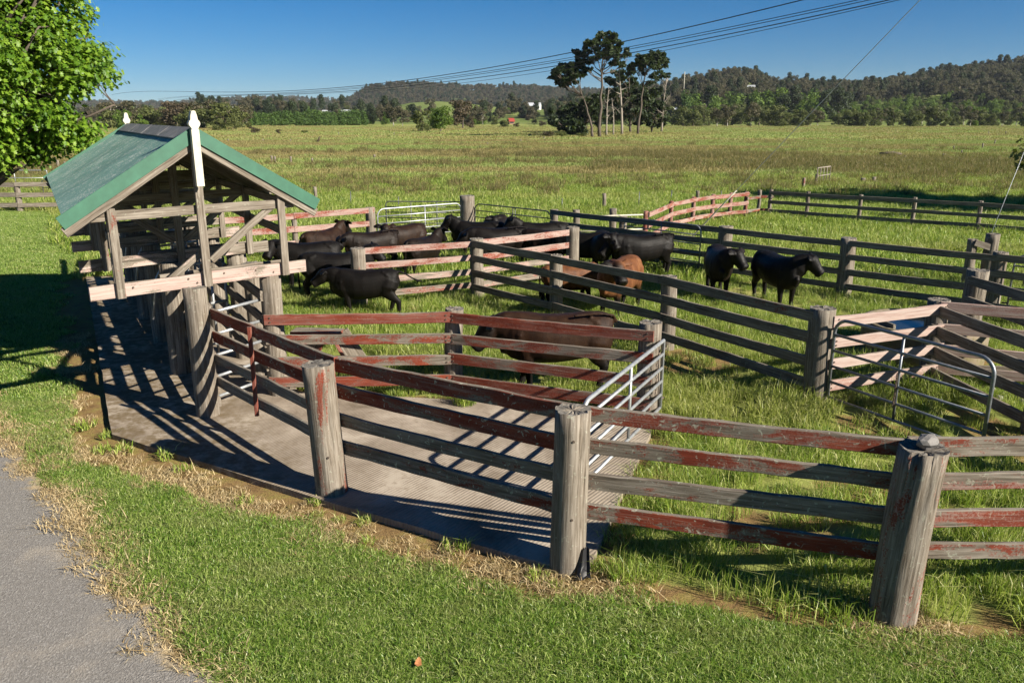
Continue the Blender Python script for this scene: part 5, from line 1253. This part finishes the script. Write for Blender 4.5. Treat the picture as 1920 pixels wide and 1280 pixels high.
pine_of('low spreading dark pine at the left foot of the clump', 1098, 255, (1092, 200), [(1056, 222, 22), (1080, 210, 25), (1072, 236, 21), (1100, 224, 22), (1050, 232, 15), (1106, 202, 18), (1088, 247, 13), (1062, 244, 11), (1120, 215, 15), (1118, 190, 12)], 710, 30, .35)
pine('bleached dead pine in the middle of the clump', 1166, 252, 118, .22, 703, True, 14, .30)
pine('bleached slim dead pine left of the middle one', 1137, 254, 165, .10, 704, True, 6, .35)
pine('bare trunk standing between the dead pines', 1150, 253, 185, .10, 709, True, 4, .4)
pine_of('dark flat-topped pine at the right of the clump', 1196, 252, (1206, 135), [(1214, 119, 16), (1232, 119, 13), (1196, 126, 13), (1209, 133, 14), (1236, 134, 10), (1190, 140, 14), (1224, 150, 11), (1240, 150, 6)], 705, 26, .42)
pine_of('dense black-green pine behind the dead one', 1182, 250, (1176, 150), [(1165, 150, 18), (1150, 160, 18), (1172, 168, 24), (1195, 172, 22), (1148, 185, 20), (1180, 190, 24), (1206, 188, 20), (1160, 206, 20), (1190, 212, 21), (1150, 220, 16)], 706, 30, .42)
pine_of('low dark pine at the right foot of the clump', 1222, 249, (1222, 180), [(1218, 182, 15), (1226, 198, 19), (1208, 208, 18), (1228, 218, 19), (1212, 230, 16), (1236, 234, 11), (1240, 212, 10)], 707, 32, .34)
pine('grey dead pine with drooping limbs at the right end', 1240, 249, 148, .24, 708, True, 12, .22)
for px, pb, yt, kk, lab in ((1027, 258, 244, 'shrub1', 'pale dead bush left of the pines'), (1052, 259, 246, 'shrub0', 'dark bush beside the pale dead bush'), (1090, 258, 248, 'shrub0', 'green bush at the left foot of the pines')):
    px_tree(kk, px, pb, yt, lab, 'bushes at the foot of the pines', 2.0, 'shrub')

# ------------------------------------------------------------------ the bright green tree at the left
def star_leaves(seed, tips, per, size):
    r = np.random.default_rng(seed); T = np.repeat(np.array(tips), per, axis=0); n = len(T)
    off = r.normal(size=(n, 3)) * np.array([.17, .17, .13]); C = T + off
    nrm = off * 1.2 + r.normal(size=(n, 3)) * .25 + np.array([.15, -.1, .45]); nrm /= np.linalg.norm(nrm, axis=1)[:, None]
    t = np.cross(nrm, np.array([0, 0, 1.0]) + r.normal(size=(n, 3)) * .35); t /= np.linalg.norm(t, axis=1)[:, None] + 1e-9; dn = np.cross(nrm, t)
    s_ = size * r.uniform(.65, 1.25, n)
    # outline of a five lobed leaf
    prof = [(0, -.25), (.30, -.55), (.24, -.12), (.60, .0), (.26, .18), (.38, .62), (.0, 1.0 * .75)]
    prof = prof + [(-a, b) for a, b in prof[-2:0:-1]]
    V = np.zeros((n, len(prof), 3))
    for i, (a, b) in enumerate(prof): V[:, i] = C + (t * a * s_[:, None]) + (dn * b * s_[:, None]) - nrm * (abs(a) * .22 * s_)[:, None]
    m_ = len(prof); return V.reshape(-1, 3), (np.arange(n)[:, None] * m_ + np.arange(m_)[None]).tolist()
def big_tree(label, base, blobs, seed, ntip, per, size, trunk_h, group=None, name='leafy_tree', mat=None, r0=.3):
    rn = random.Random(seed); r = np.random.default_rng(seed); o = empty(name, base); tag(o, label, 'tree', group)
    B = np.array(blobs, float); vol = (B[:, 3] * B[:, 4] * B[:, 5]) ** .66; k = r.choice(len(B), ntip, p=vol / vol.sum())
    d = r.normal(size=(ntip, 3)); d /= np.linalg.norm(d, axis=1)[:, None]; rr = (.55 + .45 * r.uniform(0, 1, ntip) ** .7); tips = B[k, :3] + d * B[k, 3:6] * rr[:, None]
    V, F = star_leaves(seed + 1, tips, per, size); mobj('crown', V, F, mat or M_BRIGHT, o)
    paths = [limb(rn, (0, 0, -.2), (0.02, 0, 1), trunk_h, r0, r0 * .55, 8, .04, .1)]; tp = paths[0][0]
    for j in range(len(B)):
        q = tp[rn.randint(3, len(tp) - 1)]; tgt = Vector(B[j, :3]) - q; lp = limb(rn, q, tgt, tgt.length * 1.0, r0 * .32, r0 * .07, 7, .1, .0); paths.append(lp)
        for i in np.where(k == j)[0][:(4 if len(B) > 60 else 12)]:
            qq = lp[0][rn.randint(3, 7)]; tt = Vector(tips[i]) - qq; paths.append(limb(rn, qq, tt, tt.length, r0 * .07, r0 * .015, 4, .1, 0))
    V, F = join_tubes(paths, 6); mobj('trunk', V, F, M_BARK, o, True); return o
TB = at(-60, 340, 22.5); tb = (TB[0], 22.5, 0)
def rel(px, py, D, r): q = at(px - 32, py - 12, D); return (q[0] - tb[0], q[1] - tb[1], q[2], r, r, r * .82)
tree_blobs = [rel(20, 40, 22.0, 1.15), rel(100, 30, 22.5, 1.1), rel(60, 110, 21.4, 1.1), rel(150, 95, 22.2, .85), rel(168, 160, 22.0, .72), rel(110, 175, 21.5, .95), rel(20, 180, 21.2, 1.1), rel(60, 235, 21.4, .85), rel(140, 225, 22.0, .72), rel(160, 262, 21.8, .50), rel(95, 268, 22.0, .52), rel(15, 262, 21.2, .5), rel(0, 296, 21.0, .42), rel(-60, 60, 22, 1.6), rel(-80, 200, 22, 1.6), rel(-40, -60, 22.6, 1.8), rel(60, -50, 22.8, 1.3), rel(60, 140, 24.2, 1.3), rel(-20, 60, 24.5, 1.5), rel(185, 128, 22.3, .5), rel(120, -5, 22.5, .8), rel(-140, 60, 23, 1.8)]
_rn = random.Random(91); _sub = []
for (x, y, z, a, b, c) in tree_blobs:
    for _ in range(max(3, int(a * a * 9))):
        v = Vector((_rn.gauss(0, 1), _rn.gauss(0, 1), _rn.gauss(0, 1))).normalized(); q_ = _rn.uniform(.22, .46); _sub.append((x + v.x * a * .92, y + v.y * b * .92, z + v.z * c * .95, q_, q_, q_ * .62))
tree_blobs = _sub
big_tree('bright green broad-leaved tree overhanging the lawn at the left edge', tb, tree_blobs, 801, 5200, 11, .115, 6.0)
# a tree outside the frame at the right: its twigs enter the picture, its shade falls on the far paddock
rtb = (33.5, 37.0, 0)
rb_ = [(-1.5 + 5.5 * math.cos(a) * q, 5.0 * math.sin(a) * q, 4.5 + 5.0 * e, 1.9, 1.9, 1.5) for a, q, e in [(random.uniform(0, 6.28), random.uniform(.2, 1), random.random()) for _ in range(16)]]
q = at(1912, 300, 33.0); rb_ += [(q[0] + .5 - rtb[0], q[1] - rtb[1], q[2], .7, .7, .6)]
big_tree('olive leaved tree just outside the right edge, twigs reaching in', rtb, rb_, 811, 2200, 9, .22, 6.5, None, 'leafy_tree', M_OLIVE)

# ------------------------------------------------------------------ farm buildings far off
def house(label, px, py, D, wd, dp, hh, rh, wall, roof, rz=0.0, name='farm_house', nwin=4, hill=None):
    D = site(px, py, D, hill); c = at(px, py, D); z0 = float(hill.z(np.array([c[0]]), np.array([c[1]]))[0]) if hill else 0.0
    o = empty(name, (c[0], c[1], z0), rz); tag(o, label, 'building', 'distant farm buildings')
    a, b = wd / 2, dp / 2; bz = -2.5
    V = [(-a, -b, bz), (a, -b, bz), (a, b, bz), (-a, b, bz), (-a, -b, hh), (a, -b, hh), (a, b, hh), (-a, b, hh), (-a, 0, hh + rh * .97), (a, 0, hh + rh * .97)]
    mobj('wall', V, [(0, 1, 5, 4), (1, 2, 6, 9, 5), (2, 3, 7, 6), (3, 0, 4, 8, 7)], wall, o)
    e = .5; V = [(-a - e, -b - e, hh - .25), (a + e, -b - e, hh - .25), (a + e, 0, hh + rh + .05), (-a - e, 0, hh + rh + .05), (-a - e, b + e, hh - .25), (a + e, b + e, hh - .25)]
    V += [(x, y, z + .2) for x, y, z in V]
    mobj('roof', V, [(6, 7, 8, 9), (9, 8, 11, 10), (0, 3, 2, 1), (3, 4, 5, 2), (0, 1, 7, 6), (5, 4, 10, 11), (0, 6, 9, 3), (3, 9, 10, 4), (1, 2, 8, 7), (2, 5, 11, 8)], roof, o)
    for k in range(nwin):
        x = -a + wd * (k + .5) / nwin; w_ = min(1.4, wd / nwin * .45)
        mobj('window', [(x - w_, -b - .06, hh * .35), (x + w_, -b - .06, hh * .35), (x + w_, -b - .06, hh * .78), (x - w_, -b - .06, hh * .78), (x - w_, -b - .01, hh * .35), (x + w_, -b - .01, hh * .35), (x + w_, -b - .01, hh * .78), (x - w_, -b - .01, hh * .78)], [(0, 1, 2, 3), (3, 2, 6, 7), (0, 4, 5, 1), (1, 5, 6, 2), (0, 3, 7, 4)], M_GLASSD, o)
    return o
house('large white shed with pale roof on the rise left of the pines', 1001, 206, 880, 15, 9, 4.2, 3.2, M_WALLW, M_ROOFW, -.25, 'farm_shed', 5, HD)
house('low white shed right of the large white one', 1047, 204, 885, 9, 6, 2.6, 1.4, M_WALLW, M_ROOFG, .1, 'farm_shed', 2, HD)
house('little barn with a red roof left of the pines', 958, 226, 600, 3.6, 4, 2.2, 2.0, M_WALLB, M_ROOFR, .35, 'farm_shed', 1)
house('long low white glasshouse behind the hedge row, left one', 618, 215, 760, 13, 7, 2.6, 1.5, M_WALLW, M_ROOFW, .05, 'farm_shed', 4, HD)
house('long low white glasshouse behind the hedge row, right one', 653, 215, 770, 15, 7, 2.8, 1.6, M_WALLW, M_ROOFW, .0, 'farm_shed', 4, HD)
house('white house left of the low far ridge trees', 424, 209, 1000, 6, 6, 4.2, 2, M_WALLW, M_ROOFG, .2, hill=HD)
house('long white house right of the small white one on the far left', 442, 209, 1005, 12, 6, 2.8, 1.6, M_WALLW, M_ROOFG, .05, hill=HD)
house('white house high among the gums on the right hill', 1448, 163, 860, 9, 6, 3.4, 1.8, M_WALLW, M_ROOFW, .3, hill=HC)
house('grey roofed house half hidden left of the white hill house', 1405, 168, 850, 12, 6, 2.8, 2.0, M_WALLB, M_ROOFG, -.2, hill=HC)
house('small white roofed hut behind the right end of the pines', 1266, 212, 700, 5, 5, 2.6, 2.0, M_WALLB, M_ROOFW, .6, 'farm_shed', 1, HC)
_md = site(1281, 190, 0, HC); mt = empty('radio_mast', at(1281, 190, _md)); tag(mt, 'thin white radio mast right of the pine clump', 'mast'); mp = mt.location
tube('pole', [mp - Vector((0, 0, 3)), mp + Vector((0, 0, 30))], .3, M_WHITE, mt); tube('antenna', [mp + Vector((-.6, 0, 25)), mp + Vector((.6, 0, 25))], .5, M_WHITE, mt)
mt = empty('radio_mast', at(743, 160, 2450)); tag(mt, 'tiny lattice mast on top of the rounded middle hill', 'mast'); mp = mt.location
tube('pole', [mp - Vector((0, 0, 8)), mp + Vector((0, 0, 13))], .5, M_DEADWOOD, mt)

# ------------------------------------------------------------------ overhead lines
def cable(label, pts, DR, DL, r):
    """hangs in the vertical plane between a near pole (right) and a far one (left)"""
    pr_, pl_ = pts[-1][0], pts[0][0]; R_ = np.array([(pr_ - 960) / FPX * DR * _c, DR]); L_ = np.array([(pl_ - 960) / FPX * DL * _c, DL])
    us = []; zs = []
    for (px, py) in pts:
        k = (px - 960) / FPX * _c; u = (R_[0] - k * R_[1]) / ((R_[0] - L_[0]) - k * (R_[1] - L_[1])); Y = R_[1] + (L_[1] - R_[1]) * u
        q = ray(px, py); z = CAM_H + q[2] * Y / q[1]; us.append(u); zs.append(z)
    c_ = np.polyfit(us, zs, min(3, len(us) - 1)); U = np.linspace(-.06, 1.0, 60) ** 1
    U = np.sign(U) * np.abs(U) ** 1.6
    P = [(R_[0] + (L_[0] - R_[0]) * u, R_[1] + (L_[1] - R_[1]) * u, np.polyval(c_, u)) for u in U]
    rr = [r] * len(P); tag(tube('power_line', P, rr, M_WIRE, None, 5), label, 'cable', 'overhead lines crossing the sky')
cable('topmost overhead cable, lone one reaching the left tree', [(215, 178), (400, 173), (640, 163), (800, 147), (960, 122), (1120, 88), (1250, 56), (1490, 0)], 70, 330, .045)
cable('second overhead cable from the top, of a close pair', [(300, 186), (640, 167), (800, 150), (960, 128), (1100, 102), (1250, 72), (1400, 42), (1590, 0)], 70, 330, .032)
cable('third overhead cable from the top, of a close pair', [(300, 188), (640, 169), (800, 153), (960, 131), (1100, 106), (1250, 77), (1400, 47), (1605, 1)], 70, 330, .032)
cable('fourth overhead cable from the top, the thickest', [(330, 189), (640, 172), (800, 158), (960, 137), (1100, 114), (1250, 86), (1400, 54), (1645, 0)], 70, 330, .045)
cable('lowest overhead cable passing behind the tall pine', [(470, 186), (640, 174), (800, 163), (960, 146), (1080, 124), (1250, 91), (1420, 56), (1660, 2)], 70, 330, .028)

# ------------------------------------------------------------------ posts and gates out in the paddocks
_fp = [None]
def field_post(px, pb, yt, label, group, mat=None, r=None, paint=0.0, fade=.9, name='fence_post'):
    p = G(px, pb); h = (pb - yt) / FPX * (p[1] * _c) * 1.04
    if mat is None:
        o = empty(name, (p[0], p[1], ground_z(p[0], p[1]))); tag(o, label, 'post', group)
        _pc[0] += 1; q = link('log', post_mesh(h, r or .1, _pc[0], 12, 4, 2), M_POST, o); q['paint'] = paint; q['fade'] = fade; q['lich'] = .3
    else:
        o = tube(name, [(p[0], p[1], -.2), (p[0] + .02, p[1], h)], r or .03, mat, None, 6); tag(o, label, 'post', group)
near = [(592, 378, 351, 'leaning grey post right of the shed eave'), (1132, 396, 363, 'pale grey post behind the back fence'), (1307, 380, 358, 'pale post behind the curved fence')]
for a in near: field_post(*a, 'timber posts of the wire fence behind the yards', None, .09)
for k, (px, pb, yt) in enumerate(((658, 388, 359), (747, 392, 369), (1053, 394, 372), (1197, 390, 360), (1258, 378, 357), (1351, 376, 358))):
    field_post(px, pb, yt, f'thin dark steel picket behind the yards, {["first", "second", "third", "fourth", "fifth", "sixth"][k]} from the left', 'steel pickets of the wire fence', M_BLACKPIPE, .022)
for k, (px, pb, yt) in enumerate(sorted(((428, 266, 261), (493, 266, 261), (545, 266, 262), (635, 254, 249), (739, 252, 248), (822, 283, 279), (914, 272, 268), (976, 267, 262), (900, 277, 273), (1020, 262, 258), (702, 296, 289), (754, 290, 286), (778, 287, 283)))):
    field_post(px, pb, yt, ORD[k] + ' tiny pale wire-fence post from the left, far out in the pasture', 'tiny pale posts of the far wire fences', None, .12)
for k, (px, pb, yt) in enumerate(sorted(((1642, 314, 305), (1696, 300, 292), (1770, 296, 288), (1704, 322, 312), (1768, 297, 289), (1803, 288, 281), (1865, 270, 264), (1842, 278, 268), (1853, 253, 247), (1885, 254, 247), (1866, 266, 262), (1788, 279, 272), (1910, 252, 249), (1690, 303, 295), (1658, 316, 308)))):
    field_post(px, pb, yt, ORD[k] + ' small grey wire-fence post from the left in the right pasture', 'small posts of the right wire fences', None, .10)
for px, pb, yt, lab in ((510, 305, 292, 'left post of the small field gate behind the shed'), (546, 306, 293, 'middle post of the small field gate behind the shed'), (586, 309, 296, 'right post of the small field gate behind the shed'), (516, 305, 293, 'post doubled up beside the left field gate post')):
    field_post(px, pb, yt, lab, 'posts of the small field gate', None, .11)
field_post(1506, 356, 334, 'reddish post left of the white framed field gate', 'field gate posts in the right paddock', None, .09, .5, .5)
field_post(1530, 350, 327, 'dark post of the white framed field gate', 'field gate posts in the right paddock', None, .10)
fgp = G(1530, 350)[:2]; fgq = G(1554, 346)[:2]
gate('white framed field gate in the grass of the right paddock', fgp, fgq, .15, 1.2, 2, M_DEADWOOD, .035, .05, (.25, .5, .75), corners=(False, False))
field_post(1617, 346, 334, 'left stump post of the ruined gateway', 'field gate posts in the right paddock', None, .14); field_post(1638, 346, 332, 'right stump post of the ruined gateway', 'field gate posts in the right paddock', None, .12)
st_ = G(1670, 296); lg = empty('fallen_log', (st_[0], st_[1], 0)); tag(lg, 'dark fallen log lying in the right pasture', 'log'); tube('stem', [(st_[0] - 1.3, st_[1], .45), (st_[0] + .2, st_[1], .55), (st_[0] + 1.3, st_[1] + .2, .4)], [.16, .15, .1], M_BARK, lg)
for px, pb, yt, lab in ((110, 318, 300, 'left grey post under the big green tree'), (123, 316, 303, 'right grey post under the big green tree'), (121, 298, 286, 'farther grey post under the big green tree')):
    field_post(px, pb, yt, lab, 'posts under the big green tree', None, .12)
bd = G(598, 268); b_ = empty('wild_animal', (bd[0], bd[1], 0)); tag(b_, 'small brown animal sitting up far out in the left pasture', 'animal')
V, F = chain([(-.45, 0, .08), (-.2, 0, .25), (0, 0, .5), (.1, 0, .85), (.14, 0, 1.05), (.28, 0, 1.1)], [.06, .16, .22, .14, .10, .06], 10); mobj('body', V, F, M_BROWNLEAF, b_, True)

# ------------------------------------------------------------------ thin air between here and the hills
hz_v = [(x, y, z) for z in (-14.0, 165.0) for x, y in ((-4300, -60), (4300, -60), (4300, 4700), (-4300, 4700))]
ho = mobj('haze', hz_v, [(3, 2, 1, 0), (4, 5, 6, 7), (0, 1, 5, 4), (1, 2, 6, 5), (2, 3, 7, 6), (3, 0, 4, 7)], None)
hm = bpy.data.materials.new('thin_haze'); hm.use_nodes = True; hn = hm.node_tree.nodes; hn.remove(hn['Principled BSDF'])
pv = hn.new('ShaderNodeVolumePrincipled'); pv.inputs['Color'].default_value = (.78, .86, 1, 1); pv.inputs['Density'].default_value = .00004; pv.inputs['Anisotropy'].default_value = .1
hm.node_tree.links.new(pv.outputs[0], hn['Material Output'].inputs['Volume']); ho.data.materials.append(hm); tag(ho, kind='stuff')
